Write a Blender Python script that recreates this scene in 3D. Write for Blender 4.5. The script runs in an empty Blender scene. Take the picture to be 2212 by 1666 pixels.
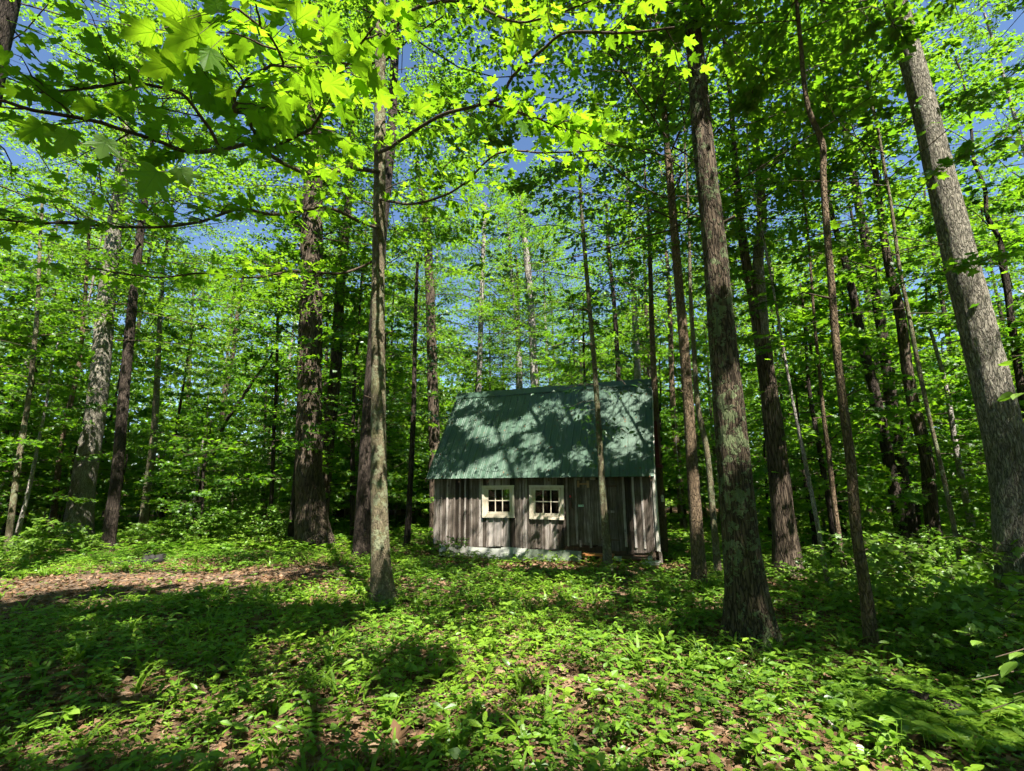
import bpy, math, random
import numpy as np
from mathutils import Matrix, Vector

# ------------------------------------------------------------------ scene, camera, light
S = bpy.context.scene
COL = S.collection
PITCH, ROLL, EYE, FPX = 0.2015, 0.0089, 1.65, 1020.0
CX, CY = 1106.0, 833.0
_c, _s = math.cos(PITCH), math.sin(PITCH)
_F = Vector((0, _c, _s)); _U0 = Vector((0, -_s, _c)); _R0 = Vector((1, 0, 0))
_R = math.cos(ROLL) * _R0 - math.sin(ROLL) * _U0
_U = math.sin(ROLL) * _R0 + math.cos(ROLL) * _U0
cam_d = bpy.data.cameras.new('camera'); cam = bpy.data.objects.new('camera', cam_d); COL.objects.link(cam)
cam_d.sensor_width = 36.0; cam_d.lens = 36.0 * FPX / 2212.0; cam_d.clip_start = 0.05; cam_d.clip_end = 3000
m = Matrix((_R, _U, -_F)).transposed().to_4x4(); m.translation = Vector((0, 0, EYE)); cam.matrix_world = m
S.camera = cam

SUN_EL, SUN_AZ = math.radians(59), math.radians(157)          # azimuth clockwise from +Y (the view direction)
SUN = np.array([math.sin(SUN_AZ) * math.cos(SUN_EL), math.cos(SUN_AZ) * math.cos(SUN_EL), math.sin(SUN_EL)])
W = bpy.data.worlds.new('World'); S.world = W; W.use_nodes = True
nt = W.node_tree; bg = nt.nodes['Background']; sky = nt.nodes.new('ShaderNodeTexSky')
sky.sky_type = 'NISHITA'; sky.sun_disc = False; sky.sun_elevation = SUN_EL; sky.sun_rotation = SUN_AZ
sky.air_density = 1.0; sky.dust_density = 0.0; sky.ozone_density = 5.0
nt.links.new(sky.outputs[0], bg.inputs[0]); bg.inputs[1].default_value = 0.05
sl = bpy.data.lights.new('sun', 'SUN'); sl.energy = 5.0; sl.angle = math.radians(0.5); sl.color = (1.0, 0.94, 0.82)
so = bpy.data.objects.new('sun', sl); COL.objects.link(so)
so.rotation_euler = Vector(-SUN).to_track_quat('-Z', 'Y').to_euler(); so.location = (8, -18, 40)
S.view_settings.view_transform = 'Standard'; S.view_settings.look = 'None'
S.view_settings.gamma = 1; S.view_settings.exposure = 2.15
S.render.engine = 'CYCLES'
cy = S.cycles
cy.max_bounces = 8; cy.diffuse_bounces = 5; cy.transmission_bounces = 6; cy.glossy_bounces = 2; cy.transparent_max_bounces = 6
cy.use_adaptive_sampling = True; cy.adaptive_threshold = 0.03; cy.adaptive_min_samples = 16
cy.use_denoising = True; cy.denoiser = 'OPENIMAGEDENOISE'
cy.sample_clamp_indirect = 6.0; cy.caustics_reflective = False; cy.caustics_refractive = False
cy.time_limit = 900

RNG = np.random.default_rng(7)
random.seed(7)

# ------------------------------------------------------------------ maths helpers
def ray(px, py):
    x = (px - CX) / FPX; y = (CY - py) / FPX
    d = _R * x + _U * y + _F
    return np.array(d)

def at(px, py, Y):                       # the point at depth Y seen at a photo position
    d = ray(px, py); return d * (Y / d[1]) + np.array([0, 0, EYE])

def _hash(ix, iy, iz, seed=0):
    h = (ix.astype(np.int64) * 374761393 + iy.astype(np.int64) * 668265263 + iz.astype(np.int64) * 2147483647 + seed * 974634777) & 0xFFFFFFFF
    h = ((h ^ (h >> 13)) * 1274126177) & 0xFFFFFFFF
    h = (h ^ (h >> 16)) & 0xFFFFFFFF
    return h.astype(np.float64) / 4294967295.0

def vnoise(p, seed=0):
    p = np.asarray(p, float); i = np.floor(p).astype(np.int64); f = p - i; f = f * f * (3 - 2 * f)
    r = 0
    for dx in (0, 1):
        for dy in (0, 1):
            for dz in (0, 1):
                w = (f[..., 0] if dx else 1 - f[..., 0]) * (f[..., 1] if dy else 1 - f[..., 1]) * (f[..., 2] if dz else 1 - f[..., 2])
                r = r + w * _hash(i[..., 0] + dx, i[..., 1] + dy, i[..., 2] + dz, seed)
    return r

def fbm(p, o=4, seed=0):
    a = 0.5; r = 0; t = 0
    for k in range(o):
        r = r + a * vnoise(np.asarray(p) * (2 ** k), seed + k * 17); t += a; a *= 0.5
    return r / t

def gz(x, y):                             # height of the forest floor
    x = np.asarray(x, float); y = np.asarray(y, float)
    yy = np.clip(y, -20, 30)
    z = -0.0175 * yy - 0.012 * np.clip(x - 4.5, 0, 10)
    p = np.stack([x * 0.45, y * 0.45, np.zeros_like(x)], -1)
    near = np.clip((np.hypot(x - 1, y - 11) - 4.5) / 4, 0, 1)
    return z + (fbm(p, 3, 5) - 0.5) * 0.16 * (0.4 + 0.6 * near)

def ground_hit(px, py):
    d = ray(px, py); o = np.array([0, 0, EYE]); t = 1.65 / max(1e-3, -d[2] - 0.0175 * d[1])
    for _ in range(12):
        P = o + d * t; t += (P[2] - float(gz(P[0], P[1]))) / max(0.03, -d[2])
    return o + d * t

# ------------------------------------------------------------------ mesh helpers
def mesh_np(name, V, F, mats, midx=None, var=None, smooth=False):
    """V (n,3); F list of (k,m) index arrays (triangles or quads)"""
    me = bpy.data.meshes.new(name)
    V = np.asarray(V, np.float32)
    Fs = [np.asarray(f, np.int32) for f in (F if isinstance(F, list) else [F]) if len(f)]
    tot = np.concatenate([np.full(len(f), f.shape[1], np.int32) for f in Fs])
    loops = np.concatenate([f.ravel() for f in Fs])
    start = np.concatenate([[0], np.cumsum(tot)[:-1]]).astype(np.int32)
    me.vertices.add(len(V)); me.vertices.foreach_set('co', V.ravel())
    me.loops.add(len(loops)); me.loops.foreach_set('vertex_index', loops)
    me.polygons.add(len(tot)); me.polygons.foreach_set('loop_start', start); me.polygons.foreach_set('loop_total', tot)
    for mt in mats: me.materials.append(mt)
    if midx is not None: me.polygons.foreach_set('material_index', np.asarray(midx, np.int32))
    sm = np.full(len(tot), bool(smooth)) if not isinstance(smooth, np.ndarray) else smooth
    me.polygons.foreach_set('use_smooth', sm)
    if var is not None:
        a = me.attributes.new('var', 'FLOAT', 'FACE'); a.data.foreach_set('value', np.asarray(var, np.float32))
    me.update(); me.validate()
    return me

class MB:
    """collects pieces (verts, faces, material index, var) into one mesh"""
    def __init__(s): s.V = []; s.T = []; s.Q = []; s.mt = []; s.mq = []; s.vt = []; s.vq = []; s.st = []; s.sq = []; s.n = 0
    def add(s, V, F, mi=0, var=0.5, smooth=False):
        V = np.asarray(V, float); F = np.asarray(F, np.int64)
        if len(F) == 0: return
        k = F.shape[1]; var = np.broadcast_to(np.asarray(var, float), (len(F),))
        tgt = (s.T, s.mt, s.vt, s.st) if k == 3 else (s.Q, s.mq, s.vq, s.sq)
        s.V.append(V); tgt[0].append(F + s.n); tgt[1].append(np.full(len(F), mi)); tgt[2].append(var); tgt[3].append(np.full(len(F), smooth))
        s.n += len(V)
    def mesh(s, name, mats):
        c = lambda l: np.concatenate(l) if l else np.zeros(0)
        F = []; 
        if s.T: F.append(np.concatenate(s.T))
        if s.Q: F.append(np.concatenate(s.Q))
        return mesh_np(name, np.concatenate(s.V), F, mats, np.concatenate([c(s.mt), c(s.mq)]), np.concatenate([c(s.vt), c(s.vq)]), np.concatenate([c(s.st), c(s.sq)]).astype(bool))
    def box(s, lo, hi, mi=0, var=0.5, M=None, jit=0.0):
        lo = np.array(lo, float); hi = np.array(hi, float)
        V = np.array([[(lo, hi)[i][0], (lo, hi)[j][1], (lo, hi)[k][2]] for k in (0, 1) for j in (0, 1) for i in (0, 1)])
        if jit: V = V + (RNG.random(V.shape) - 0.5) * jit
        if M is not None: V = V @ np.asarray(M[0]).T + np.asarray(M[1])
        s.add(V, [[0, 2, 3, 1], [4, 5, 7, 6], [0, 1, 5, 4], [2, 6, 7, 3], [0, 4, 6, 2], [1, 3, 7, 5]], mi, var)
    def tube(s, P, R, sides=6, mi=0, var=0.5, cap=True):
        V, F = tube(P, R, sides); s.add(V, F, mi, var, True)
        if cap:
            n = len(P)
            for ring, c in ((0, P[0]), (n - 1, P[-1])):
                idx = np.arange(sides) + ring * sides
                Vc = np.vstack([V[idx], [c]]); a = np.arange(sides); b = (a + 1) % sides
                f = np.stack([b, a, np.full(sides, sides)], 1) if ring == 0 else np.stack([a, b, np.full(sides, sides)], 1)
                s.add(Vc, f, mi, var)

def frames(P):
    P = np.asarray(P, float); T = np.gradient(P, axis=0); T /= np.linalg.norm(T, axis=1, keepdims=True) + 1e-9
    ref = np.array([1.0, 0, 0]) if abs(T[0][0]) < 0.9 else np.array([0, 1.0, 0])
    N = np.zeros_like(P); n = ref - T[0] * ref.dot(T[0]); n /= np.linalg.norm(n)
    for i in range(len(P)):
        n = n - T[i] * n.dot(T[i]); n /= np.linalg.norm(n) + 1e-9; N[i] = n
    return T, N, np.cross(T, N)

def tube(P, R, sides):
    P = np.asarray(P, float); R = np.asarray(R, float); T, N, B = frames(P)
    a = np.linspace(0, 2 * np.pi, sides, endpoint=False)
    V = P[:, None] + (N[:, None] * np.cos(a)[None, :, None] + B[:, None] * np.sin(a)[None, :, None]) * R[:, None, None]
    n = len(P); i = np.arange(n - 1)[:, None] * sides; j = np.arange(sides)[None]; k = (j + 1) % sides
    F = np.stack([i + j, i + k, i + k + sides, i + j + sides], -1).reshape(-1, 4)
    return V.reshape(-1, 3), F

def resample(P, R, n):
    """smooth curve through the points"""
    P = np.asarray(P, float); R = np.asarray(R, float)
    L = np.concatenate([[0], np.cumsum(np.linalg.norm(np.diff(P, axis=0), axis=1))])
    t = np.linspace(0, L[-1], n)
    M = np.gradient(P, L, axis=0)
    i = np.clip(np.searchsorted(L, t, side='right') - 1, 0, len(L) - 2); h = (L[i + 1] - L[i]); u = ((t - L[i]) / h)[:, None]; hh = h[:, None]
    Q = (2 * u**3 - 3 * u**2 + 1) * P[i] + (u**3 - 2 * u**2 + u) * hh * M[i] + (-2 * u**3 + 3 * u**2) * P[i + 1] + (u**3 - u**2) * hh * M[i + 1]
    return Q, np.interp(t, L, R), t

def obj(name, me, parent=None, loc=None, **props):
    o = bpy.data.objects.new(name, me); COL.objects.link(o)
    if parent is not None: o.parent = parent
    if loc is not None: o.location = tuple(float(v) for v in loc)
    for k, v in props.items(): o[k] = v
    return o

def thing(name, label, cat, loc=(0, 0, 0), group=None, me=None, rz=0.0):
    o = obj(name, me, None, loc); o['label'] = label; o['category'] = cat; o.rotation_euler = (0, 0, rz)
    if group: o['group'] = group
    return o

# ------------------------------------------------------------------ materials
def newmat(name):
    mt = bpy.data.materials.new(name); mt.use_nodes = True; t = mt.node_tree; t.nodes.clear()
    out = t.nodes.new('ShaderNodeOutputMaterial'); return mt, t, out

def N(t, kind, **kw):
    n = t.nodes.new('ShaderNode' + kind)
    for k, v in kw.items():
        if k in n.inputs: n.inputs[k].default_value = v
        else: setattr(n, k, v)
    return n

def ramp(t, fac, stops):
    r = t.nodes.new('ShaderNodeValToRGB'); e = r.color_ramp.elements
    while len(e) < len(stops): e.new(0.5)
    for el, (p, c) in zip(e, stops): el.position = p; el.color = (*c, 1) if len(c) == 3 else c
    t.links.new(fac, r.inputs[0]); return r.outputs[0]

def mixc(t, fac, a, b, mode='MIX'):
    n = t.nodes.new('ShaderNodeMix'); n.data_type = 'RGBA'; n.blend_type = mode
    for inp, v in ((n.inputs[0], fac), (n.inputs[6], a), (n.inputs[7], b)):
        if isinstance(v, (int, float)): inp.default_value = v
        elif isinstance(v, tuple): inp.default_value = (*v, 1)
        else: t.links.new(v, inp)
    return n.outputs[2]

def math_(t, op, a, b=0.0):
    n = t.nodes.new('ShaderNodeMath'); n.operation = op
    for i, v in enumerate((a, b)):
        if isinstance(v, (int, float)): n.inputs[i].default_value = v
        else: t.links.new(v, n.inputs[i])
    return n.outputs[0]

def coords(t, scale=(1, 1, 1), kind='Object'):
    tc = N(t, 'TexCoord'); mp = N(t, 'Mapping'); mp.inputs['Scale'].default_value = scale
    t.links.new(tc.outputs[kind], mp.inputs[0]); return mp.outputs[0]

def noise(t, vec, scale, detail=4, rough=0.55, out=0):
    n = N(t, 'TexNoise'); n.inputs['Scale'].default_value = scale; n.inputs['Detail'].default_value = detail; n.inputs['Roughness'].default_value = rough
    t.links.new(vec, n.inputs['Vector']); return n.outputs[out]

def voro(t, vec, scale, feature='F1', out='Distance', rnd=1.0):
    n = N(t, 'TexVoronoi'); n.feature = feature; n.inputs['Scale'].default_value = scale; n.inputs['Randomness'].default_value = rnd
    t.links.new(vec, n.inputs['Vector']); return n.outputs[out]

def bump(t, h, strength=0.5, dist=0.02):
    b = N(t, 'Bump'); b.inputs['Strength'].default_value = strength; b.inputs['Distance'].default_value = dist
    t.links.new(h, b.inputs['Height']); return b.outputs[0]

def principled(t, out, col, rough=0.8, normal=None, spec=0.3):
    b = N(t, 'BsdfPrincipled')
    if isinstance(col, tuple): b.inputs['Base Color'].default_value = (*col, 1)
    else: t.links.new(col, b.inputs['Base Color'])
    if isinstance(rough, (int, float)): b.inputs['Roughness'].default_value = rough
    else: t.links.new(rough, b.inputs['Roughness'])
    b.inputs['Specular IOR Level'].default_value = spec
    if normal is not None: t.links.new(normal, b.inputs['Normal'])
    t.links.new(b.outputs[0], out.inputs[0]); return b

def leaf_mat(name, refl, trans, gloss=0.03, tf=0.5, veins=False):
    """refl / trans: three colours along the per-leaf value 'var'"""
    mt, t, out = newmat(name)
    a = N(t, 'Attribute'); a.attribute_name = 'var'
    oi = N(t, 'ObjectInfo')
    v = math_(t, 'ADD', math_(t, 'MULTIPLY', a.outputs['Fac'], 0.8), math_(t, 'MULTIPLY', oi.outputs['Random'], 0.2))
    cr = ramp(t, v, [(0.0, refl[0]), (0.5, refl[1]), (1.0, refl[2])]); ct = ramp(t, v, [(0.0, trans[0]), (0.5, trans[1]), (1.0, trans[2])])
    d = N(t, 'BsdfDiffuse'); tr = N(t, 'BsdfTranslucent'); g = N(t, 'BsdfGlossy'); g.inputs['Roughness'].default_value = 0.45
    g.inputs['Color'].default_value = (0.9, 0.95, 1, 1)
    t.links.new(cr, d.inputs[0]); t.links.new(ct, tr.inputs[0])
    m1 = N(t, 'MixShader'); m1.inputs[0].default_value = tf; t.links.new(d.outputs[0], m1.inputs[1]); t.links.new(tr.outputs[0], m1.inputs[2])
    m2 = N(t, 'MixShader'); m2.inputs[0].default_value = gloss; t.links.new(m1.outputs[0], m2.inputs[1]); t.links.new(g.outputs[0], m2.inputs[2])
    t.links.new(m2.outputs[0], out.inputs[0]); return mt

def bark_mat(name, dark, mid, light, scale=1.0, stretch=0.16, crack=0.7, lichen=None, lich_amt=0.5, moss=None, bstr=0.9):
    mt, t, out = newmat(name)
    v = coords(t, (1, 1, stretch)); v1 = coords(t, (1, 1, 1)); v2 = coords(t, (1, 1, 0.45))
    wob = noise(t, v, 14 * scale, 3, 0.6, 1)
    vw = t.nodes.new('ShaderNodeVectorMath'); vw.operation = 'MULTIPLY_ADD'; t.links.new(wob, vw.inputs[0]); vw.inputs[1].default_value = (0.06, 0.06, 0.06); t.links.new(v, vw.inputs[2])
    n1 = noise(t, vw.outputs[0], 16 * scale, 6, 0.65); e = voro(t, vw.outputs[0], 22 * scale, 'DISTANCE_TO_EDGE')
    cm = ramp(t, e, [(0.0, (0, 0, 0)), (0.16, (1, 1, 1))])
    col = ramp(t, n1, [(0.25, dark), (0.5, mid), (0.75, light)])
    big = noise(t, v2, 1.6, 3)
    col = mixc(t, 0.35, col, ramp(t, big, [(0.3, dark), (0.7, light)]))
    col = mixc(t, math_(t, 'MULTIPLY', math_(t, 'SUBTRACT', 1.0, cm), crack), col, tuple(x * 0.3 for x in dark))
    h = math_(t, 'ADD', math_(t, 'MULTIPLY', cm, 0.8), n1)
    if moss:
        mk = ramp(t, noise(t, v1, 2.3, 5, 0.65), [(0.48, (0, 0, 0)), (0.66, (1, 1, 1))]); col = mixc(t, math_(t, 'MULTIPLY', mk, 0.55), col, moss)
    if lichen:
        ln = noise(t, v1, 11, 5, 0.7); lb = noise(t, v1, 2.2, 3)
        mk = ramp(t, math_(t, 'ADD', ln, math_(t, 'MULTIPLY', lb, 0.6)), [(0.93 - 0.22 * lich_amt, (0, 0, 0)), (0.95 - 0.22 * lich_amt, (1, 1, 1))])
        spot = noise(t, v1, 60, 2)
        lc = mixc(t, spot, tuple(x * 0.6 for x in lichen), lichen)
        col = mixc(t, math_(t, 'MULTIPLY', mk, 0.85), col, lc); h = math_(t, 'ADD', h, math_(t, 'MULTIPLY', mk, 0.25))
    principled(t, out, col, 0.9, bump(t, h, bstr, 0.03), 0.15); return mt

LEAF = leaf_mat('maple_leaf', [(0.038, 0.092, 0.012), (0.06, 0.132, 0.013), (0.10, 0.18, 0.015)], [(0.095, 0.26, 0.010), (0.18, 0.41, 0.012), (0.31, 0.53, 0.014)])
LEAF_NEAR = leaf_mat('near_maple_leaf', [(0.045, 0.11, 0.010), (0.06, 0.15, 0.012), (0.09, 0.18, 0.014)], [(0.17, 0.38, 0.010), (0.24, 0.47, 0.012), (0.33, 0.55, 0.016)], 0.012, 0.55)
LEAF_CAN = leaf_mat('canopy_leaf', [(0.045, 0.09, 0.011), (0.07, 0.13, 0.013), (0.11, 0.18, 0.016)], [(0.10, 0.27, 0.012), (0.20, 0.42, 0.014), (0.32, 0.54, 0.016)])
LEAF_DARK = leaf_mat('hickory_leaf', [(0.025, 0.075, 0.022), (0.035, 0.1, 0.026), (0.055, 0.13, 0.03)], [(0.05, 0.18, 0.02), (0.09, 0.25, 0.02), (0.16, 0.34, 0.02)], 0.08, 0.42)
LEAF_LOW = leaf_mat('herb_leaf', [(0.055, 0.125, 0.010), (0.11, 0.215, 0.013), (0.19, 0.30, 0.018)], [(0.06, 0.2, 0.01), (0.12, 0.3, 0.012), (0.22, 0.42, 0.016)], 0.035, 0.4)
LEAF_GRASS = leaf_mat('grass_blade', [(0.06, 0.13, 0.012), (0.10, 0.19, 0.015), (0.16, 0.25, 0.02)], [(0.1, 0.26, 0.02), (0.17, 0.36, 0.02), (0.26, 0.44, 0.03)], 0.02, 0.4)
LEAF_PALE = leaf_mat('broad_leaf', [(0.075, 0.15, 0.016), (0.11, 0.20, 0.02), (0.15, 0.25, 0.028)], [(0.14, 0.32, 0.02), (0.2, 0.4, 0.02), (0.28, 0.48, 0.03)], 0.04, 0.4)
LITTER = leaf_mat('dead_leaf', [(0.07, 0.04, 0.022), (0.15, 0.09, 0.052), (0.27, 0.185, 0.125)], [(0.12, 0.06, 0.03), (0.2, 0.1, 0.04), (0.25, 0.15, 0.07)], 0.0, 0.15)
BARK_OAK = bark_mat('oak_bark', (0.035, 0.025, 0.018), (0.09, 0.066, 0.048), (0.19, 0.15, 0.115), 1.1, 0.10, 0.85)
BARK_LICH = bark_mat('lichened_bark', (0.03, 0.022, 0.015), (0.085, 0.064, 0.044), (0.16, 0.12, 0.085), 1.3, 0.16, 0.8, (0.16, 0.20, 0.10), 0.42)
BARK_PLATE = bark_mat('plated_bark', (0.06, 0.05, 0.04), (0.20, 0.18, 0.145), (0.46, 0.43, 0.36), 1.7, 0.2, 0.6)
BARK_MAPLE = bark_mat('maple_bark', (0.055, 0.043, 0.028), (0.13, 0.105, 0.07), (0.26, 0.22, 0.15), 1.6, 0.35, 0.45, (0.22, 0.24, 0.15), 0.35, (0.10, 0.11, 0.04), 0.6)
BARK_RED = bark_mat('rusty_bark', (0.06, 0.042, 0.027), (0.145, 0.102, 0.066), (0.26, 0.19, 0.125), 1.5, 0.3, 0.5)
BARK_DARK = bark_mat('dark_bark', (0.02, 0.015, 0.012), (0.05, 0.038, 0.03), (0.11, 0.085, 0.07), 1.4, 0.15, 0.7)
BARK_PALE = bark_mat('pale_bark', (0.14, 0.12, 0.11), (0.30, 0.27, 0.245), (0.48, 0.45, 0.41), 1.2, 0.4, 0.55)
BARK_TWIG = bark_mat('twig_bark', (0.03, 0.022, 0.016), (0.07, 0.052, 0.036), (0.13, 0.10, 0.07), 3, 0.5, 0.2, None, 0, None, 0.3)

# ------------------------------------------------------------------ leaf shapes (side, along, normal)
def fan(outline, c=(0, 0.4, 0.0)):
    O = np.array(outline, float); V = np.vstack([[c], O]); n = len(O); i = np.arange(n)
    return V, np.stack([np.zeros(n, int), i + 1, (i + 1) % n + 1], 1)
def sym(half):                            # half outline from base to tip on the right side, mirrored
    h = [np.array(p, float) for p in half]; r = h + [np.array([-p[0], p[1], p[2]]) for p in h[-2:0:-1]]; return np.array(r)
T_KITE = (np.array([[0, 0, 0], [0.4, 0.45, 0.10], [0, 1, 0], [-0.4, 0.45, 0.10]]), np.array([[0, 1, 2], [0, 2, 3]]))
T_STAR = fan(sym([(0, 0, 0), (.22, -.06, .03), (.5, .1, .06), (.36, .3, .05), (.62, .62, .02), (.26, .6, .05), (0, 1, -.06)]))
_mh = [(0, 0, 0), (.10, -.07, 0), (.22, -.09, .02), (.34, -.05, .03), (.50, .06, .01), (.40, .13, .05), (.42, .22, .05), (.34, .29, .06), (.46, .36, .06), (.58, .44, .05), (.60, .55, .02),
       (.72, .70, -.03), (.58, .68, .02), (.54, .74, .02), (.44, .62, .04), (.32, .56, .05), (.22, .55, .05), (.24, .68, .04), (.30, .78, .02), (.20, .80, .03), (.14, .90, .0), (.0, 1.1, -.1)]
_mh = [(a, b, c * .35) for a, b, c in _mh]
T_MAPLE = fan(sym(_mh), (0, .22, 0.008))
def _rib(tip, w=.012): return [(-w * tip[1] / math.hypot(*tip), .0 + w * tip[0] / math.hypot(*tip)), (w * tip[1] / math.hypot(*tip), -w * tip[0] / math.hypot(*tip)), tip]
_rv = [q for t_ in ((0, 1.02), (.66, .64), (-.66, .64), (.44, .05), (-.44, .05)) for q in _rib(t_)]
T_RIBS = (np.array([(a, b, -.012) for a, b in _rv]), np.arange(15).reshape(5, 3))
T_OVATE = fan(sym([(0, 0, 0), (.18, .12, .03), (.27, .36, .06), (.22, .64, .05), (.1, .86, 0), (0, 1, -.06)]), (0, .45, 0))
T_LONG = fan(sym([(0, 0, 0), (.12, .15, .03), (.17, .42, .05), (.12, .75, .0), (0, 1, -.1)]), (0, .45, .02))
T_HEART = fan(sym([(0, .1, 0), (.16, -.02, .02), (.36, .1, .05), (.4, .36, .05), (.24, .68, .02), (0, 1, -.06)]), (0, .4, 0))
T_LEAFLET = fan(sym([(0, 0, 0), (.13, .3, .03), (.23, .6, .05), (.15, .84, .02), (0, 1, -.04)]), (0, .55, 0))
def blade(bend):
    y = np.linspace(0, 1, 5); w = np.array([.03, .045, .04, .026, .002]); ang = bend * y
    py = np.cumsum(np.concatenate([[0], np.cos(ang[:-1]) * .25])); pz = -np.cumsum(np.concatenate([[0], np.sin(ang[:-1]) * .25]))
    V = np.concatenate([np.stack([w, py, pz], 1), np.stack([-w, py, pz], 1)]); f = []
    for i in range(4): f += [[i, i + 1, i + 6], [i, i + 6, i + 5]]
    return V, np.array(f)
T_BLADE = blade(1.5)

def unit(v): return v / (np.linalg.norm(v, axis=-1, keepdims=True) + 1e-9)
def leaves(mb, tmpl, P, H, Nn, L, var, mi=0):
    """adds leaves at P heading H with normal Nn, length L"""
    if len(P) == 0: return
    TV, TF = tmpl; H = unit(H); Sd = unit(np.cross(H, Nn)); Nn = np.cross(Sd, H); L = np.broadcast_to(L, (len(P),))
    V = P[:, None] + (Sd[:, None] * TV[None, :, 0:1] + H[:, None] * TV[None, :, 1:2] + Nn[:, None] * TV[None, :, 2:3]) * L[:, None, None]
    F = (np.arange(len(P)) * len(TV))[:, None, None] + TF[None]
    mb.add(V.reshape(-1, 3), F.reshape(-1, 3), mi, np.repeat(np.broadcast_to(var, (len(P),)), len(TF)))

# ------------------------------------------------------------------ where sun shafts reach: gaps in the crowns overhead
CAB_L = np.array([-2.1097, 12.9375]); CAB_YAW = 0.3417; CAB_W = 5.663
cu = np.array([math.cos(CAB_YAW), -math.sin(CAB_YAW)]); cb = np.array([math.sin(CAB_YAW), math.cos(CAB_YAW)])
QX0, QY0, QR, QN = -22.0, -4.0, 0.1, 420
MASK = np.zeros((QN, QN))
def toQ(P): return P[..., :2] - P[..., 2:3] * (SUN[:2] / SUN[2])
def paint(P, v=1.0):
    q = toQ(P); i = ((q[:, 0] - QX0) / QR).astype(int); j = ((q[:, 1] - QY0) / QR).astype(int)
    ok = (i >= 0) & (i < QN) & (j >= 0) & (j < QN); MASK[i[ok], j[ok]] = np.maximum(MASK[i[ok], j[ok]], v)
def discs(px, py, rx, ry, n):
    a = RNG.random(n) * 6.283; r = np.sqrt(RNG.random(n)); return zip(px + rx * r * np.cos(a), py + ry * r * np.sin(a))
def lit_ground(px, py, rx, ry, v=1.0):
    P = []
    for x, y in discs(px, py, rx, ry, 5000):
        d = ray(x, y); t = 1.65 / max(0.02, -d[2] - .0175 * d[1]); P.append(d * t + [0, 0, EYE])
    P = np.array(P); e = RNG.normal(0, .06, P.shape); e[:, 2] = 0; paint(P + e, v)
def lit_plane(px, py, rx, ry, nrm, p0, v=1.0):
    P = []
    for x, y in discs(px, py, rx, ry, 3000):
        d = ray(x, y); o = np.array([0, 0, EYE]); P.append(o + d * (np.dot(np.array(p0) - o, nrm) / np.dot(d, nrm)))
    paint(np.array(P) + RNG.normal(0, .03, (len(P), 3)), v)
WN = np.array([cb[0], cb[1], 0.0]); W0 = np.array([CAB_L[0], CAB_L[1], 0.0])
_sl = np.array([cb[0] * 1.857, cb[1] * 1.857, 2.58]); RN = np.cross(np.array([cu[0], cu[1], 0]), _sl); R0_ = np.array([*(CAB_L - cb * 0.234), 1.75])
for a in [(1240, 1285, 90, 22), (900, 1265, 45, 16), (1090, 1425, 90, 34), (1290, 1400, 80, 26), (1330, 1530, 170, 60), (1520, 1480, 150, 36), (1660, 1570, 110, 40),
          (1180, 1630, 200, 34), (860, 1570, 60, 24), (1480, 1640, 160, 26), (120, 1250, 120, 10), (20, 1275, 60, 12), (360, 1228, 90, 7), (230, 1308, 45, 5), (560, 1255, 40, 5), (1180, 1222, 90, 8), (1460, 1228, 26, 6),
          (1770, 1255, 60, 14), (1880, 1275, 60, 14), (2040, 1270, 60, 20), (160, 1600, 50, 16), (330, 1480, 40, 8), (680, 1300, 60, 8), (1560, 1300, 26, 8), (1960, 1330, 40, 10),
          (1000, 1500, 50, 18), (1800, 1650, 60, 14), (1430, 1330, 40, 8)]: lit_ground(*a)
for a in [(1040, 935, 26, 8), (1065, 948, 34, 12), (1010, 915, 22, 7), (1110, 920, 30, 14), (1150, 905, 26, 14), (1150, 950, 22, 12), (1190, 880, 40, 10), (1230, 900, 26, 14), (1260, 985, 28, 16), (1350, 870, 46, 12), (1345, 905, 40, 12),
          (1370, 940, 36, 10), (1345, 962, 30, 8), (1060, 1000, 34, 7), (1090, 985, 30, 8), (1040, 1015, 36, 6), (1180, 1005, 26, 7), (1110, 1020, 40, 5), (1290, 850, 40, 6), (1390, 850, 20, 16)]: lit_plane(a[0], a[1], a[2] * .78, a[3] * .8, RN, R0_)
for a in [(985, 1085, 22, 18), (1045, 1130, 40, 40), (1080, 1150, 40, 20), (1105, 1100, 22, 40), (1125, 1130, 20, 40), (960, 1130, 14, 20), (1190, 1150, 14, 10), (1385, 1140, 16, 20), (1395, 1165, 26, 16), (1210, 1100, 14, 14), (1400, 1090, 10, 24), (1070, 1100, 50, 12),
          (1180, 1115, 40, 6), (1020, 1165, 40, 12), (1115, 1185, 50, 8)]: lit_plane(*a, WN, W0)
NY = np.array([0, 1.0, 0])
for a, Y in [((1990, 215, 26, 50), 6.3), ((2050, 500, 34, 50), 6.3), ((2100, 580, 30, 40), 6.3), ((1960, 120, 20, 20), 6.3), ((826, 700, 10, 120), 7.4), ((822, 1150, 12, 60), 7.4), ((830, 1010, 8, 60), 7.4), ((1490, 870, 10, 80), 8.5), ((1500, 1080, 10, 50), 8.5), ((1480, 740, 8, 50), 8.5),
             ((1810, 800, 8, 60), 5.4), ((1780, 400, 8, 60), 5.4), ((1590, 700, 20, 30), 5.7), ((690, 740, 14, 30), 15.5), ((680, 1000, 14, 40), 15.5)]: lit_plane(*a, NY, (0, Y, 0))
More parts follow.
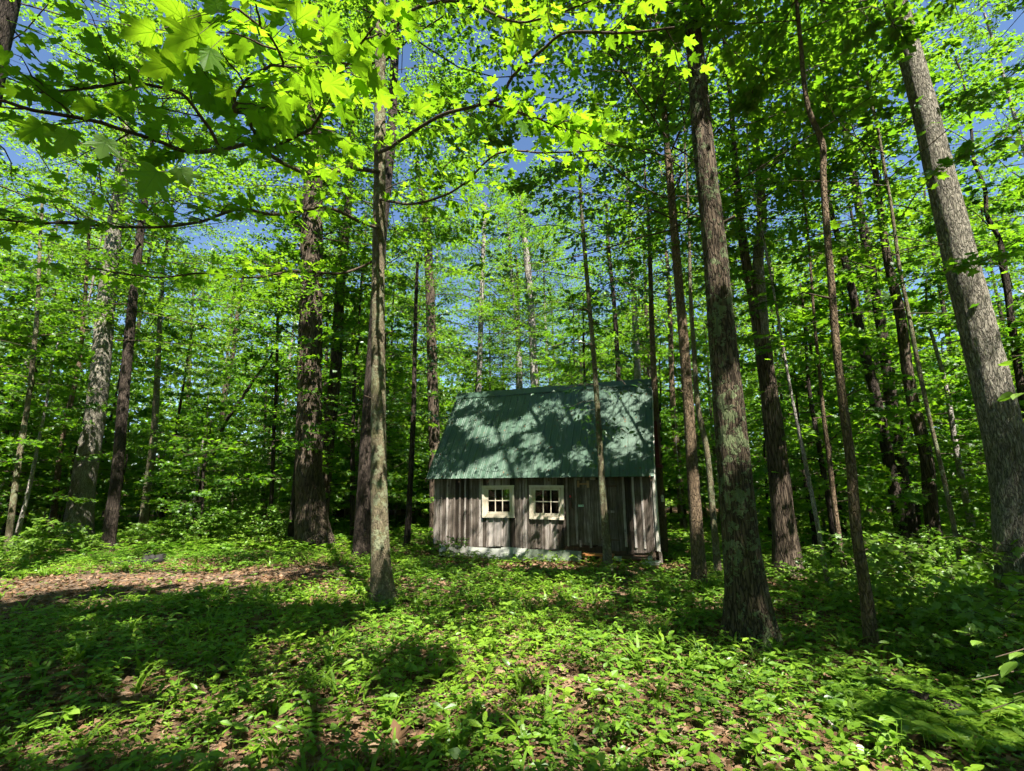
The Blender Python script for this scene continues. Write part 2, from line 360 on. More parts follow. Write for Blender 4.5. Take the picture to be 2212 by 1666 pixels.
for a, Y in [((480, 90, 190, 90), 1.7), ((640, 120, 160, 110), 2.0), ((760, 160, 90, 50), 2.4), ((870, 215, 70, 40), 3.0), ((1130, 180, 110, 110), 3.4), ((1230, 270, 60, 30), 3.6), ((830, 270, 60, 40), 4.5), ((1080, 280, 160, 40), 5.0), ((720, 220, 60, 60), 2.9), ((1480, 40, 60, 30), 3.2), ((2150, 300, 40, 20), 2.6), ((2140, 1440, 60, 40), 2.6)]: lit_plane(a[0], a[1], a[2] * (2.0 if Y < 4 else 1.3), a[3] * (2.2 if Y < 4 else 1.4), NY, (0, Y, 0))
for _ in range(2):
    Mx = MASK.copy(); MASK[1:-1, 1:-1] = np.maximum(MASK[1:-1, 1:-1], 0.25 * (Mx[:-2, 1:-1] + Mx[2:, 1:-1] + Mx[1:-1, :-2] + Mx[1:-1, 2:]))
def carve(P, seed=0):
    """True where a leaf stays: the crowns are open where a sun shaft comes through"""
    q = toQ(P); i = np.clip(((q[:, 0] - QX0) / QR).astype(int), 0, QN - 1); j = np.clip(((q[:, 1] - QY0) / QR).astype(int), 0, QN - 1)
    mk = MASK[i, j]; n = fbm(np.stack([q[:, 0] * 1.1, q[:, 1] * 1.1, np.zeros(len(q))], -1), 3, 40)
    keep = 1.0 - 0.965 * np.clip(mk * 1.2, 0, 1)
    out = np.clip(np.maximum((q[:, 1] - 12.5) / 2.0, (-q[:, 0] - 6.5) / 1.5), 0, 1); out = np.maximum(out, np.clip((q[:, 0] - 2.5) / 1.5, 0, 1) * np.clip((q[:, 1] - 8) / 2, 0, 1)); out = np.where((q[:, 0] > -5) & (q[:, 0] < 4.5) & (q[:, 1] > 10) & (q[:, 1] < 18), 0, out)          # the wood outside the clearing gets more light
    keep *= np.where(n > 0.62 - 0.16 * out, 0.4 - 0.3 * out, 1.0)
    return np.random.default_rng(seed).random(len(P)) < keep

# ------------------------------------------------------------------ trees
def trunk_mesh(name, P, R, mat, sides=20, step=0.12, amp=0.03, flare=0.0, seed=0, lobes=5, fr=7.0):
    L = np.linalg.norm(np.diff(P, axis=0), axis=1).sum(); n = max(8, int(L / step))
    Q, r, t = resample(P, R, n); T, Nn, B = frames(Q); a = np.linspace(0, 2 * np.pi, sides, endpoint=False)
    rr = r[:, None] * np.ones(sides)[None]
    h = (Q[:, 2] - Q[0, 2])[:, None]
    if flare:
        ph = seed * 1.7; rr = rr * (1 + flare * np.exp(-np.clip(h, 0, 9) / 0.28) * (1 + .35 * np.cos(lobes * a + ph)[None]) + flare * .25 * np.exp(-np.clip(h, 0, 9) / 1.0))
    D = Nn[:, None] * np.cos(a)[None, :, None] + B[:, None] * np.sin(a)[None, :, None]
    pos = Q[:, None] + D * rr[..., None]
    if amp:
        q = pos * np.array([fr, fr, fr * .16]) + seed * 3.1
        ridge = 1 - np.abs(fbm(q, 3, seed) * 2 - 1) * 2
        lump = fbm(pos * np.array([2.2, 2.2, .9]) + seed, 3, seed + 9) - .5
        rr = rr * (1 + amp * 2.6 * lump) + amp * ridge * np.minimum(r, .3)[:, None] * .8
        pos = Q[:, None] + D * rr[..., None]
    i = np.arange(n - 1)[:, None] * sides; j = np.arange(sides)[None]; k = (j + 1) % sides
    F = np.stack([i + j, i + k, i + k + sides, i + j + sides], -1).reshape(-1, 4)
    return pos.reshape(-1, 3), F

def crown_mesh(name, rng, axis, z0, z1, R, nl, nsub, nper, L, tmpl, lmat, el=(5, 40), prof=None, flat=.35, world=None, carved=False, spread=.28, nrm=.4, wood=True, droop=.1, tw=.009):
    """limbs spiralling up an axis, twigs in flat sprays, leaves along the twigs"""
    mb = MB(); prof = prof or (lambda t: math.sin(math.pi * min(1, .22 + .78 * t)) ** .6 if t < .95 else .35)
    AP = []; AH = []; az0 = rng.random() * 6.28
    for i in range(nl):
        t = (i + rng.random()) / nl; z = z0 + (z1 - z0) * t; az = az0 + i * 2.39996 + rng.normal(0, .35); ln = R * prof(t) * rng.uniform(.6, 1.15)
        e = math.radians(el[0] + (el[1] - el[0]) * t + rng.normal(0, 8)); p0 = np.array([*axis(z), z]); d = np.array([math.cos(az), math.sin(az), 0])
        s = np.linspace(0, 1, 7); side = np.array([-d[1], d[0], 0]); wob = rng.normal(0, .06) * ln
        pts = p0 + d * (s * ln)[:, None] + side * (wob * np.sin(s * 5 + rng.random() * 6))[:, None] + np.array([0, 0, 1]) * (s * ln * math.tan(e) - droop * ln * s ** 2)[:, None]
        if wood: mb.tube(pts, (tw * (.65 if carved else 1) * ln * (1.15 - s)) * .5 + .003, 5, 1, .5, False)
        for k in range(nsub):
            ss = .18 + .82 * (k + rng.random()) / nsub; x = ss * 6; a = int(min(5, x)); q = pts[a] + (pts[a + 1] - pts[a]) * (x - a)
            aa = az + (1 if k % 2 else -1) * rng.uniform(.5, 1.2) * (1.15 - .6 * ss); l2 = (.22 * ln + .3) * rng.uniform(.6, 1.2) * (1.2 - .6 * ss); d2 = np.array([math.cos(aa), math.sin(aa), rng.normal(.0, .16)])
            if wood and (not carved or carve(np.stack([q + d2 * l2 * .3, q + d2 * l2 * .7]) + np.asarray(world), i * 31 + k).all()): mb.tube(np.stack([q, q + d2 * l2 * .5 + [0, 0, .02 * l2], q + d2 * l2]), np.array([.006, .004, .002]), 3, 1, .5, False)
            u = rng.random(nper) * 1.05; lat = rng.normal(0, spread * .6, nper) * l2 * .7; sd = np.array([-d2[1], d2[0], 0])
            AP.append(q + d2 * (u * l2)[:, None] + sd * lat[:, None] + np.array([0, 0, 1]) * rng.normal(0, flat * .16 * max(.6, l2), nper)[:, None])
            hd = d2 * 1.0 + sd * np.sign(lat)[:, None] * .9 + rng.normal(0, .45, (nper, 3)); hd[:, 2] -= .25; AH.append(hd)
    P = np.concatenate(AP); H = np.concatenate(AH); Nn = np.array([0, 0, 1.0]) + rng.normal(0, nrm, P.shape)
    if carved:
        k = carve(P + np.asarray(world), int(rng.integers(1e6))); P, H, Nn = P[k], H[k], Nn[k]
    cl = fbm(P * 0.7 + rng.random() * 50, 2, 3)
    var = np.clip(rng.random(len(P)) * .6 + (cl - .5) * 1.2 + .2, 0, 1)
    leaves(mb, tmpl, P, H, Nn, L * rng.uniform(.6, 1.2, len(P)), var)
    return mb.mesh(name, [lmat, BARK_TWIG])

# shared crowns for the wood: tall canopy crowns and low sapling crowns
CAN = [crown_mesh('crown', np.random.default_rng(100 + i), lambda z: (0, 0), 6.5 + (i % 3), 20 + 1.5 * (i % 2), 4.3 + .3 * (i % 3), 46, 10, 34, .11, T_KITE, LEAF_CAN, (0, 55)) for i in range(5)]
SAP_H = [5.0, 7.0, 8.5, 6.0, 9.5, 4.0]
SAP = [crown_mesh('crown', np.random.default_rng(200 + i), lambda z: (0, 0), .9 + .25 * (i % 3), h, 1.7 + .1 * h, int(h * 4.6), 6, 24, .105, T_STAR, LEAF, (2, 25),
                  lambda t: max(.25, (1 - t) ** .5 * (.7 + .6 * math.sin(3 * t))), spread=.4) for i, h in enumerate(SAP_H)]
SHRUB = [crown_mesh('crown', np.random.default_rng(300 + i), lambda z: (0, 0), .25, 1.3 + .4 * i, 1.0, 12, 5, 12, .11, T_STAR, LEAF_LOW, (10, 45), lambda t: 1 - .6 * t, spread=.5) for i in range(3)]

BEHIND = []
def simple_trunk(name, rng, h, r, mat, lean=.03):
    z = np.linspace(0, h, 8); P = np.stack([rng.normal(0, lean, 8).cumsum() * .5, rng.normal(0, lean, 8).cumsum() * .5, z], 1); P[:, :2] -= P[0, :2]; P[0, 2] = -.15
    V, F = trunk_mesh(name, P, r * np.linspace(1, .3, 8), mat, 10, .35, .05, .35 if r > .08 else .15, int(rng.integers(99)))
    return mesh_np(name, V, F, [mat], smooth=True)
CAN_TR = [simple_trunk('trunk', np.random.default_rng(400 + i), 21, [.2, .16, .26, .14, .22][i], [BARK_OAK, BARK_DARK, BARK_OAK, BARK_PALE, BARK_MAPLE][i], .12) for i in range(5)]
SAP_TR = [simple_trunk('trunk', np.random.default_rng(500 + i), h, .028 + .006 * h, [BARK_DARK, BARK_MAPLE, BARK_DARK, BARK_PALE, BARK_DARK, BARK_MAPLE][i], .10) for i, h in enumerate(SAP_H)]

PLACED = []                                # (x, y, radius) of every trunk
def main_tree(name, label, pts, mat, Y=None, H=20.0, crown=None, flare=.5, sides=24, amp=.05, group=None, cat='tree', extra=None, step=.09, carved=None, top_r=None, lobes=5, lmat=None, parts=None, fr=7.0):
    """pts: (px, py, width in photo pixels) from the base upwards; unprojected to a real trunk standing on the ground"""
    seed = len(PLACED) + 1; rng = np.random.default_rng(1000 + seed)
    if Y is None:
        B = ground_hit(pts[0][0], pts[0][1]); Y = B[1]
    P = [at(x, y, Y) for x, y, w in pts]; R = [w / FPX * Y / 2 / 1.02 * math.cos(math.atan2(q[0], Y)) for (x, y, w), q in zip(pts, P)]
    g = float(gz(P[0][0], P[0][1]))
    if P[0][2] > g + .25:                  # base hidden in the picture: carry the trunk down to the ground
        d = (P[1] - P[0]) / max(.3, P[1][2] - P[0][2]); d[:2] = np.clip(d[:2], -.12, .12); hgt = P[0][2] - g
        P.insert(0, np.array([P[0][0] - d[0] * hgt, P[0][1], g])); R.insert(0, R[0] * 1.12)
    P[0][2] = float(gz(P[0][0], P[0][1])) - .12
    top = P[-1].copy(); d = P[-1] - P[-2]; d = d / np.linalg.norm(d); r = R[-1]; n = 6; h0 = top[2]
    if H > h0 + 1:
        for k in range(1, n + 1):
            f = k / n; z = h0 + (H - h0) * f; step_h = (H - h0) / n; dd = d * (1 - f) + np.array([rng.normal(0, .05), rng.normal(0, .05), 1]) * f
            P.append(P[-1] + dd / dd[2] * step_h); R.append(max(.02, r * (1 - .75 * f)))
    P = np.array(P); base = P[0] + [0, 0, .12]; base = np.array([base[0], base[1], base[2]]); Pl = P - base
    root = thing(name, label, cat, base, group)
    V, F = trunk_mesh('trunk', Pl, np.array(R), mat, sides, step, amp, flare, seed, lobes, fr)
    obj('trunk', mesh_np('trunk', V, F, [mat], smooth=True), root)
    PLACED.append((base[0], base[1], max(R[0] * 1.6, .15)))
    ax = lambda z: (np.interp(z, Pl[:, 2], Pl[:, 0]), np.interp(z, Pl[:, 2], Pl[:, 1]))
    if crown is not None:
        if isinstance(crown, int):
            a = ax(13.0); c = obj('crown', CAN[crown % 5], root, (a[0], a[1], 0)); c.rotation_euler = (0, 0, rng.random() * 6.28)
        else:
            kw = dict(z0=8, z1=18, R=4.6, nl=40, nsub=11, nper=54, L=.115, tmpl=T_KITE, lmat=lmat or LEAF_CAN, el=(0, 55), carved=Y < 17); kw.update(crown)
            obj('crown', crown_mesh('crown', rng, ax, world=base, **kw), root)
    return root, base, Pl, np.array(R), ax

def scale_w(pts): return pts
# --- big trunks in front
main_tree('oak_tree', 'black tree trunk cut off by the top left corner of the photo', [(-370, 1330, 220), (-190, 700, 170), (-85, 350, 150), (-40, 150, 140), (-5, 0, 135)], BARK_DARK, None, 17, dict(carved=True, z0=6.5), .4)
main_tree('oak_tree', 'thick pale grey leaning trunk at the far left, sunlit high up behind maple leaves', [(165, 1168, 66), (180, 1050, 56), (205, 900, 50), (235, 600, 44), (262, 380, 36), (285, 200, 28), (308, 80, 24)], BARK_PLATE, None, 21, 1, .35)
main_tree('forest_tree', 'dark leaning trunk just right of the thick pale trunk at far left', [(231, 1188, 32), (250, 1050, 28), (268, 850, 26), (284, 680, 24), (300, 530, 22), (318, 390, 16), (326, 330, 12)], BARK_DARK, None, 15, 3, .3, 16)
main_tree('forest_tree', 'thin crooked trunk nearest the left edge, grey patch at its bend', [(14, 1200, 17), (40, 1000, 15), (63, 850, 14), (72, 770, 14), (80, 680, 12), (86, 540, 10), (92, 420, 8)], BARK_MAPLE, None, 9, dict(z0=4, z1=9, R=2.2, nl=18, nsub=6, nper=16, L=.12, tmpl=T_STAR, lmat=LEAF, el=(0, 30)), .2, 12, step=.15)
main_tree('oak_tree', 'massive straight dark oak trunk with deep furrowed bark left of the maple', [(680, 1183, 74), (672, 1090, 62), (668, 1000, 57), (670, 800, 54), (674, 500, 50), (677, 400, 46), (682, 200, 42), (686, 60, 36)], BARK_OAK, None, 22, 0, .36, 40, .10, lobes=6, fr=9)
R6 = main_tree('maple_tree', 'slim sunlit maple trunk with long leafy boughs, nearest to the left of the cabin', [(830, 1308, 46), (822, 1200, 38), (818, 1000, 33), (817, 750, 31), (817, 600, 31), (820, 400, 29), (821, 200, 28), (823, 0, 26)], BARK_MAPLE, None, 16,
               dict(carved=True, z0=8.5, z1=16, nl=36), .5, 28, .045)
main_tree('forest_tree', 'dark trunk half hidden behind the slim sunlit maple', [(782, 1203, 38), (792, 1000, 34), (804, 800, 30), (825, 500, 26), (845, 300, 23), (852, 130, 22), (856, 0, 20)], BARK_DARK, None, 19, dict(carved=True, z0=8), .3, 20)
main_tree('forest_tree', 'thin dark stem left of the cabin in front of the wood', [(878, 1187, 14), (886, 1050, 12), (893, 900, 11), (897, 700, 9), (902, 560, 7)], BARK_DARK, None, 9.5, dict(z0=3.2, z1=9.5, R=2.6, nl=24, nsub=6, nper=14, L=.13, tmpl=T_OVATE, lmat=LEAF_DARK, el=(-5, 25)), .2, 10, step=.2)
main_tree('forest_tree', 'grey trunk rising behind the left end of the green roof', [(938, 960, 25), (931, 700, 22), (926, 560, 20), (920, 470, 19), (908, 400, 13), (900, 340, 9)], BARK_OAK, 19.5, 17, 3, .3, 16, step=.15)
main_tree('forest_tree', 'slender pale trunk behind the left third of the roof', [(1034, 870, 12), (1040, 650, 11), (1045, 520, 10), (1048, 440, 8)], BARK_PALE, 24, 18, 4, .2, 10, step=.2)
main_tree('forest_tree', 'pale sunlit trunk behind the middle of the roof, forking high up', [(1155, 840, 18), (1146, 650, 16), (1131, 500, 14), (1122, 430, 12), (1112, 400, 9)], BARK_PALE, 26, 18, 0, .2, 12, step=.2)
main_tree('forest_tree', 'narrow pale trunk just left of the forked one behind the roof', [(1124, 850, 12), (1120, 740, 11), (1106, 600, 9), (1100, 520, 8)], BARK_PALE, 29, 19, 2, .2, 10, step=.2)
def stubs(tr, spec):
    root, base, Pl, R, ax = tr
    for z, az, ln, r in spec:
        a = math.radians(az); c = np.array([*ax(z), z]); rr = np.interp(z, Pl[:, 2], R); d = np.array([math.cos(a), math.sin(a), .35]); q = c + np.array([math.cos(a), math.sin(a), 0]) * rr * .7; mb = MB(); mb.tube(np.stack([q, q + d * ln * .4, q + d * ln]), [r * 1.7, r, r * .8], 8, 0); obj('branch_stub', mb.mesh('branch_stub', [BARK_TWIG]), root)
stubs(R6, [(1.9, -60, .1, .012), (3.1, 200, .14, .014), (4.2, 10, .2, .014), (2.6, 120, .12, .012)])
R11 = main_tree('hickory_sapling', 'thin sapling standing in front of the cabin door', [(1314, 1232, 19), (1310, 1170, 16), (1304, 1100, 15), (1295, 950, 13), (1285, 800, 11), (1268, 600, 10), (1258, 480, 9), (1252, 380, 7)], BARK_MAPLE, None, 9.8,
                dict(z0=4.3, z1=9.8, R=2.5, nl=26, nsub=6, nper=13, L=.14, tmpl=T_OVATE, lmat=LEAF_DARK, el=(-12, 20), droop=.3), .3, 14, .04, step=.06)
R12 = main_tree('forest_tree', 'straight rusty brown trunk between the cabin and the lichened trunk', [(1512, 1270, 31), (1505, 1150, 27), (1495, 1000, 25), (1478, 750, 22), (1465, 600, 21), (1455, 480, 19), (1440, 300, 17), (1425, 130, 14), (1418, 20, 12)], BARK_RED, None, 12, dict(carved=True, z0=6.5, z1=12.5, R=4.2, nl=44), .2, 24, .05)
main_tree('forest_tree', 'thin grey stem close behind the rusty brown trunk', [(1552, 1246, 15), (1541, 1120, 14), (1526, 970, 13), (1508, 880, 12), (1500, 770, 11), (1492, 640, 9), (1488, 480, 7)], BARK_MAPLE, None, 11, dict(z0=6, z1=11, R=2.4, nl=18, nsub=6, nper=16, L=.12, tmpl=T_STAR, lmat=LEAF, el=(0, 30)), .2, 12, step=.12)
R13 = main_tree('lichened_oak', 'big dark trunk spotted with pale green lichen, right of the cabin', [(1622, 1392, 98), (1612, 1280, 84), (1603, 1200, 77), (1585, 1000, 71), (1562, 750, 63), (1540, 500, 57), (1518, 300, 52), (1505, 150, 47), (1495, 40, 42)], BARK_LICH, None, 19, dict(carved=True, z0=8.2), .42, 72, .05, step=.03, lobes=7, fr=14)
# the twin-stemmed trunk
RT = main_tree('twin_stemmed_tree', 'broad dark trunk that splits into two stems, right of the lichened trunk', [(1705, 1242, 62), (1692, 1120, 50), (1678, 980, 45), (1655, 800, 38), (1643, 715, 38), (1622, 620, 24), (1604, 520, 21), (1592, 400, 18), (1584, 300, 14)], BARK_OAK, None, 16, dict(carved=True, z0=7, z1=16), .3, 24, .06)
Yt = RT[1][1]; st = np.array([at(x, y, Yt - .05) for x, y in [(1648, 735), (1644, 660), (1638, 560), (1646, 470), (1640, 380), (1630, 280), (1622, 160)]]) - RT[1]
V, F = trunk_mesh('stem', st, np.array([26, 25, 23, 21, 18, 14, 9]) / FPX * Yt / 2, BARK_PLATE, 18, .1, .05, 0, 77)
obj('second_stem', mesh_np('second_stem', V, F, [BARK_PLATE], smooth=True), RT[0])
R15 = main_tree('forest_tree', 'slim wavy trunk with a kink near its top, right of the twin stems', [(1884, 1408, 31), (1870, 1280, 27), (1850, 1150, 25), (1838, 1000, 23), (1822, 880, 21), (1806, 740, 19), (1795, 600, 18), (1785, 480, 18), (1778, 380, 17), (1776, 310, 18), (1748, 240, 14), (1736, 170, 13), (1730, 100, 13), (1720, 0, 11)], BARK_RED, None, 11, dict(carved=True, z0=7.8, z1=11, R=2.6, nl=22), .15, 24, .05, step=.05)
main_tree('forest_tree', 'dark leaning trunk behind the slim wavy one, bare at mid height', [(1962, 1213, 32), (1940, 1100, 29), (1912, 957, 27), (1890, 850, 25), (1868, 762, 23), (1843, 640, 21), (1824, 560, 18), (1796, 460, 13), (1782, 380, 10)], BARK_DARK, None, 14, dict(carved=True, z0=7, z1=14, R=3.6, nl=30), .2, 16)
main_tree('forest_tree', 'grey brown trunk left of the biggest leaning one', [(2030, 1216, 36), (2014, 1128, 33), (2000, 981, 31), (1970, 859, 29), (1941, 664, 26), (1917, 560, 22), (1900, 440, 18)], BARK_OAK, None, 17, dict(carved=True, z0=7, z1=17, nl=34), .25, 18)
main_tree('forest_tree', 'very thin leaning stem beside the biggest leaning trunk', [(2084, 1332, 13), (2073, 1210, 12), (2038, 1030, 11), (2009, 908, 10), (1980, 771, 11), (1960, 664, 11), (1945, 590, 10), (1930, 480, 9)], BARK_MAPLE, None, 8, dict(z0=4, z1=8, R=1.9, nl=18, nsub=6, nper=14, L=.12, tmpl=T_STAR, lmat=LEAF, el=(0, 30)), .2, 12, step=.1)
main_tree('ash_tree', 'biggest leaning trunk with pale plated bark at the right edge', [(2222, 1345, 125), (2203, 1190, 112), (2185, 1030, 104), (2143, 835, 94), (2076, 566, 86), (2031, 378, 79), (1981, 172, 69), (1933, 0, 66), (1905, -120, 62)], BARK_PLATE, None, 19, dict(carved=True, z0=9.6), .15, 64, .05, step=.035, lobes=6, fr=12)
main_tree('forest_tree', 'white leaning sapling stem right of the twin stems', [(1790, 1270, 11), (1765, 1128, 10), (1731, 957, 9), (1715, 880, 7)], BARK_PALE, None, 9, dict(z0=3.5, z1=9, R=1.8, nl=18, nsub=5, nper=14, L=.12, tmpl=T_STAR, lmat=LEAF, el=(0, 30)), .2, 10, step=.2)
main_tree('forest_tree', 'thin reddish stem left of the slim wavy trunk', [(1829, 1262, 13), (1804, 1103, 12), (1790, 981, 11), (1780, 908, 10), (1770, 800, 8)], BARK_RED, None, 10, dict(z0=4, z1=10, R=2.2, nl=20, nsub=6, nper=14, L=.12, tmpl=T_STAR, lmat=LEAF, el=(0, 30)), .2, 10, step=.2)
stubs(R12, [(2.2, -20, .12, .012), (3.4, 190, .16, .012)]); stubs(R13, [(3.6, 200, .12, .02), (5.0, -30, .18, .02)]); stubs(R15, [(1.6, 190, .1, .008), (2.7, -40, .15, .009), (3.9, 170, .3, .01)])
main_tree('forest_tree', 'knobbly dark trunk behind the biggest leaning trunk at right edge', [(2200, 800, 22), (2189, 724, 20), (2175, 619, 19), (2166, 568, 22), (2160, 520, 14), (2134, 471, 13), (2127, 407, 12), (2105, 352, 10), (2098, 280, 8)], BARK_DARK, 10.0, 12, dict(z0=5, z1=12, R=2.6, nl=24, nsub=6, nper=18, L=.13, tmpl=T_STAR, lmat=LEAF, el=(0, 30)), .2, 14)
main_tree('forest_tree', 'thin dark trunk behind the right half of the roof', [(1337, 830, 11), (1326, 650, 10), (1313, 520, 9), (1310, 440, 7)], BARK_DARK, 18, 13, dict(z0=6, z1=13, R=2.6, nl=24, nsub=6, nper=18, L=.14, tmpl=T_KITE, lmat=LEAF, el=(0, 30)), .2, 10, step=.2)
main_tree('forest_tree', 'pale sunlit trunk behind the right end of the roof', [(1378, 830, 16), (1370, 650, 14), (1363, 540, 13), (1356, 420, 11)], BARK_PALE, 22, 19, 2, .2, 12, step=.2)
main_tree('forest_tree', 'pale speckled trunk seen between the cabin and the rusty brown trunk', [(1470, 1062, 15), (1461, 960, 15), (1454, 880, 13), (1448, 700, 11)], BARK_RED, 19.5, 17, 4, .2, 12, step=.2)
RG = main_tree('forest_tree', 'dark trunk close against the right gable with a white tag', [(1434, 1226, 20), (1431, 1140, 19), (1424, 1040, 17), (1419, 950, 16), (1414, 840, 14), (1408, 700, 12), (1404, 560, 10)], BARK_RED, 12.4, 12, dict(z0=6, z1=12, R=2.4, nl=22, nsub=6, nper=14, L=.13, tmpl=T_OVATE, lmat=LEAF_DARK, el=(-5, 25)), .2, 14, step=.12)
main_tree('forest_tree', 'crooked S shaped dark sapling stem left of the massive oak', [(415, 1166, 11), (423, 1105, 10), (436, 1041, 10), (444, 999, 9), (470, 965, 10), (482, 923, 9), (520, 864, 8), (554, 813, 7), (585, 770, 5), (610, 700, 4)], BARK_DARK, None, 0, None, .2, 10, step=.12)
main_tree('forest_tree', 'thin upright stem close to the left of the massive oak', [(580, 1166, 10), (588, 1050, 9), (592, 923, 8), (597, 838, 8), (599, 711, 7)], BARK_DARK, None, 11, dict(z0=4, z1=11, R=2.4, nl=22, nsub=6, nper=16, L=.13, tmpl=T_STAR, lmat=LEAF, el=(0, 30)), .2, 10, step=.2)
main_tree('forest_tree', 'greenish grey trunk in shade left of the crooked sapling', [(312, 1115, 20), (320, 1040, 19), (328, 986, 18), (338, 850, 15), (345, 700, 12)], BARK_MAPLE, 20, 17, 0, .2, 12, step=.2)
main_tree('forest_tree', 'thin trunk flecked by sun, left of the thick pale trunk', [(116, 1110, 15), (135, 944, 13), (169, 796, 12), (182, 669, 11), (190, 540, 9)], BARK_RED, 18, 15, 1, .2, 12, step=.2)

# unseen trees added beside and behind the viewpoint to shade the clearing
for x, y, r, z0, z1 in [(1.5, -3.2, .2, 7, 15), (-4.6, -2.2, .18, 7, 16), (6.6, -1.2, .2, 7, 16), (-9.5, .5, .22, 7, 16), (-1.5, -7.5, .2, 8, 17), (4.5, -8.0, .2, 8, 17), (11.0, 2.5, .22, 7, 16), (-7.0, -6.5, .2, 8, 17), (9.5, -5.5, .2, 8, 17), (-2.2, -.9, .16, 6.5, 14)]:
    rng = np.random.default_rng(int(abs(x * 100 + y * 10)) + 3)
    b = np.array([x, y, float(gz(x, y))]); root = thing('added_shade_tree', 'unseen tall leafy tree added beside or behind the viewpoint to shade the clearing', 'tree', b, 'added shade trees around the viewpoint')
    obj('trunk', simple_trunk('trunk', rng, z1 - 1, r, BARK_OAK, .08), root); PLACED.append((x, y, r))
    obj('crown', crown_mesh('crown', rng, lambda z: (0, 0), z0, z1, 4.8, 44, 10, 76, .13, T_KITE, LEAF_CAN, (0, 50), world=b, carved=True), root)

# ------------------------------------------------------------------ boughs of the maple, hanging towards the viewpoint
root6, b6 = R6[0], R6[1]
def bough(pts, r0, leafy=(0.15, 1.0), ntw=22, per=9, L=.105, seed=0, twl=.55, tmpl=T_MAPLE, facing=.35):
    rng = np.random.default_rng(2000 + seed); P = np.array([at(*p) for p in pts]); n = len(pts) * 6
    Q, _, t = resample(P, np.ones(len(P)), n); Q = Q + (fbm(Q * 6, 2, seed)[:, None] - .5) * .05; s = np.linspace(0, 1, n); rr = r0 * (1 - .82 * s) + .003
    mb = MB(); mb.tube(Q - b6, rr, 8, 0); lf = MB()
    T, _, _ = frames(Q); AP = []; AH = []
    for k in range(ntw):
        u = leafy[0] + (leafy[1] - leafy[0]) * (k + rng.random()) / ntw; i = min(n - 1, int(u * (n - 1))); d = T[i].copy(); d[2] *= .3
        sd = np.array([-d[1], d[0], 0]) * (1 if k % 2 else -1); dr = unit(d * rng.uniform(.5, 1.1) + sd * rng.uniform(.35, 1.1) + np.array([0, 0, rng.normal(.02, .22)])); ln = twl * rng.uniform(.5, 1.25)
        q = Q[i]; v = np.linspace(0, 1, 6); side = np.cross(dr, [0, 0, 1]); tw = q + dr * (v * ln)[:, None] + side * (np.sin(v * 4 + rng.random() * 6) * .05 * ln)[:, None] + np.array([0, 0, 1.0]) * (-.1 * ln * v ** 2 + rng.normal(0, .03, 6) * v)[:, None]
        mb.tube(tw - b6, .0045 * (1.1 - v) + .0012, 5, 0)
        for j in range(per):
            vv = .15 + .85 * (j + rng.random()) / per; p = q + (tw[-1] - q) * vv; sgn = 1 if j % 2 else -1; pd = unit(side * sgn * rng.uniform(.4, 1) + dr * rng.uniform(.2, 1) + np.array([0, 0, rng.normal(-.1, .25)])); pl = rng.uniform(.03, .09)
            e = p + pd * pl; mb.tube(np.stack([p, e]) - b6, np.array([.0014, .001]), 3, 0, .5, False); AP.append(e); AH.append(pd + np.array([0, 0, -.25]) + rng.normal(0, .2, 3))
    AP = np.array(AP); AH = np.array(AH); o = np.array([0, 0, EYE]); toc = unit(o - AP)
    Nn = np.array([0, 0, 1.0]) - toc * facing + rng.normal(0, .3, AP.shape); ang = rng.uniform(.75, 1.2, len(AP))
    leaves(lf, tmpl, AP - b6, AH, Nn, L * ang, np.clip(rng.normal(.5, .25, len(AP)), 0, 1))
    bo = obj('bough', mb.mesh('bough', [BARK_TWIG]), root6); obj('leaves', lf.mesh('leaves', [LEAF_NEAR]), bo)
    return Q
bough([(815, 330, 7.4), (840, 320, 6.6), (876, 296, 5.8), (952, 250, 5.0), (1048, 223, 4.3), (1086, 209, 4.1), (1103, 171, 3.9), (1161, 117, 3.6), (1216, 72, 3.4), (1254, 69, 3.3), (1350, 72, 3.2), (1458, 60, 3.1)], .03, ntw=18, per=6, seed=1, twl=.5)
bough([(1048, 223, 4.3), (1100, 236, 4.0), (1160, 255, 3.8), (1210, 275, 3.7), (1265, 290, 3.6)], .012, ntw=11, per=6, seed=2, twl=.42, L=.115)
bough([(842, 75, 7.4), (897, 20, 6.5), (1014, 3, 5.6), (1069, 31, 5.0), (1134, 48, 4.6), (1240, 17, 4.2), (1330, -20, 4)], .03, ntw=20, per=6, seed=3, twl=.6)
bough([(822, 372, 7.5), (759, 364, 6.4), (669, 377, 5.2), (635, 364, 4.8), (577, 329, 4.2), (549, 312, 3.9), (480, 323, 3.5), (395, 326, 3.2), (326, 302, 3.0), (240, 271, 2.8), (103, 244, 2.6), (0, 220, 2.5), (-90, 200, 2.4)], .036, ntw=34, per=6, seed=4, twl=.5)
bough([(577, 329, 4.2), (628, 299, 3.7), (680, 268, 3.2), (728, 172, 2.7), (780, 100, 2.4), (810, 60, 2.3)], .014, ntw=16, per=6, seed=5, twl=.34, L=.12)
Q4 = bough([(549, 312, 3.9), (539, 247, 3.2), (508, 240, 2.9), (504, 213, 2.6), (532, 172, 2.3), (583, 141, 2.1), (614, 137, 2.0), (594, 103, 1.9), (560, 60, 1.8), (520, 20, 1.75)], .013, ntw=16, per=6, seed=6, twl=.3, L=.12)
bough([(818, 492, 7.5), (804, 490, 7.0), (705, 450, 5.9), (583, 463, 5.0), (515, 453, 4.6), (429, 480, 4.2), (309, 491, 3.8), (172, 484, 3.5), (69, 480, 3.4), (-30, 470, 3.3)], .026, ntw=34, per=5, seed=7, twl=.6)
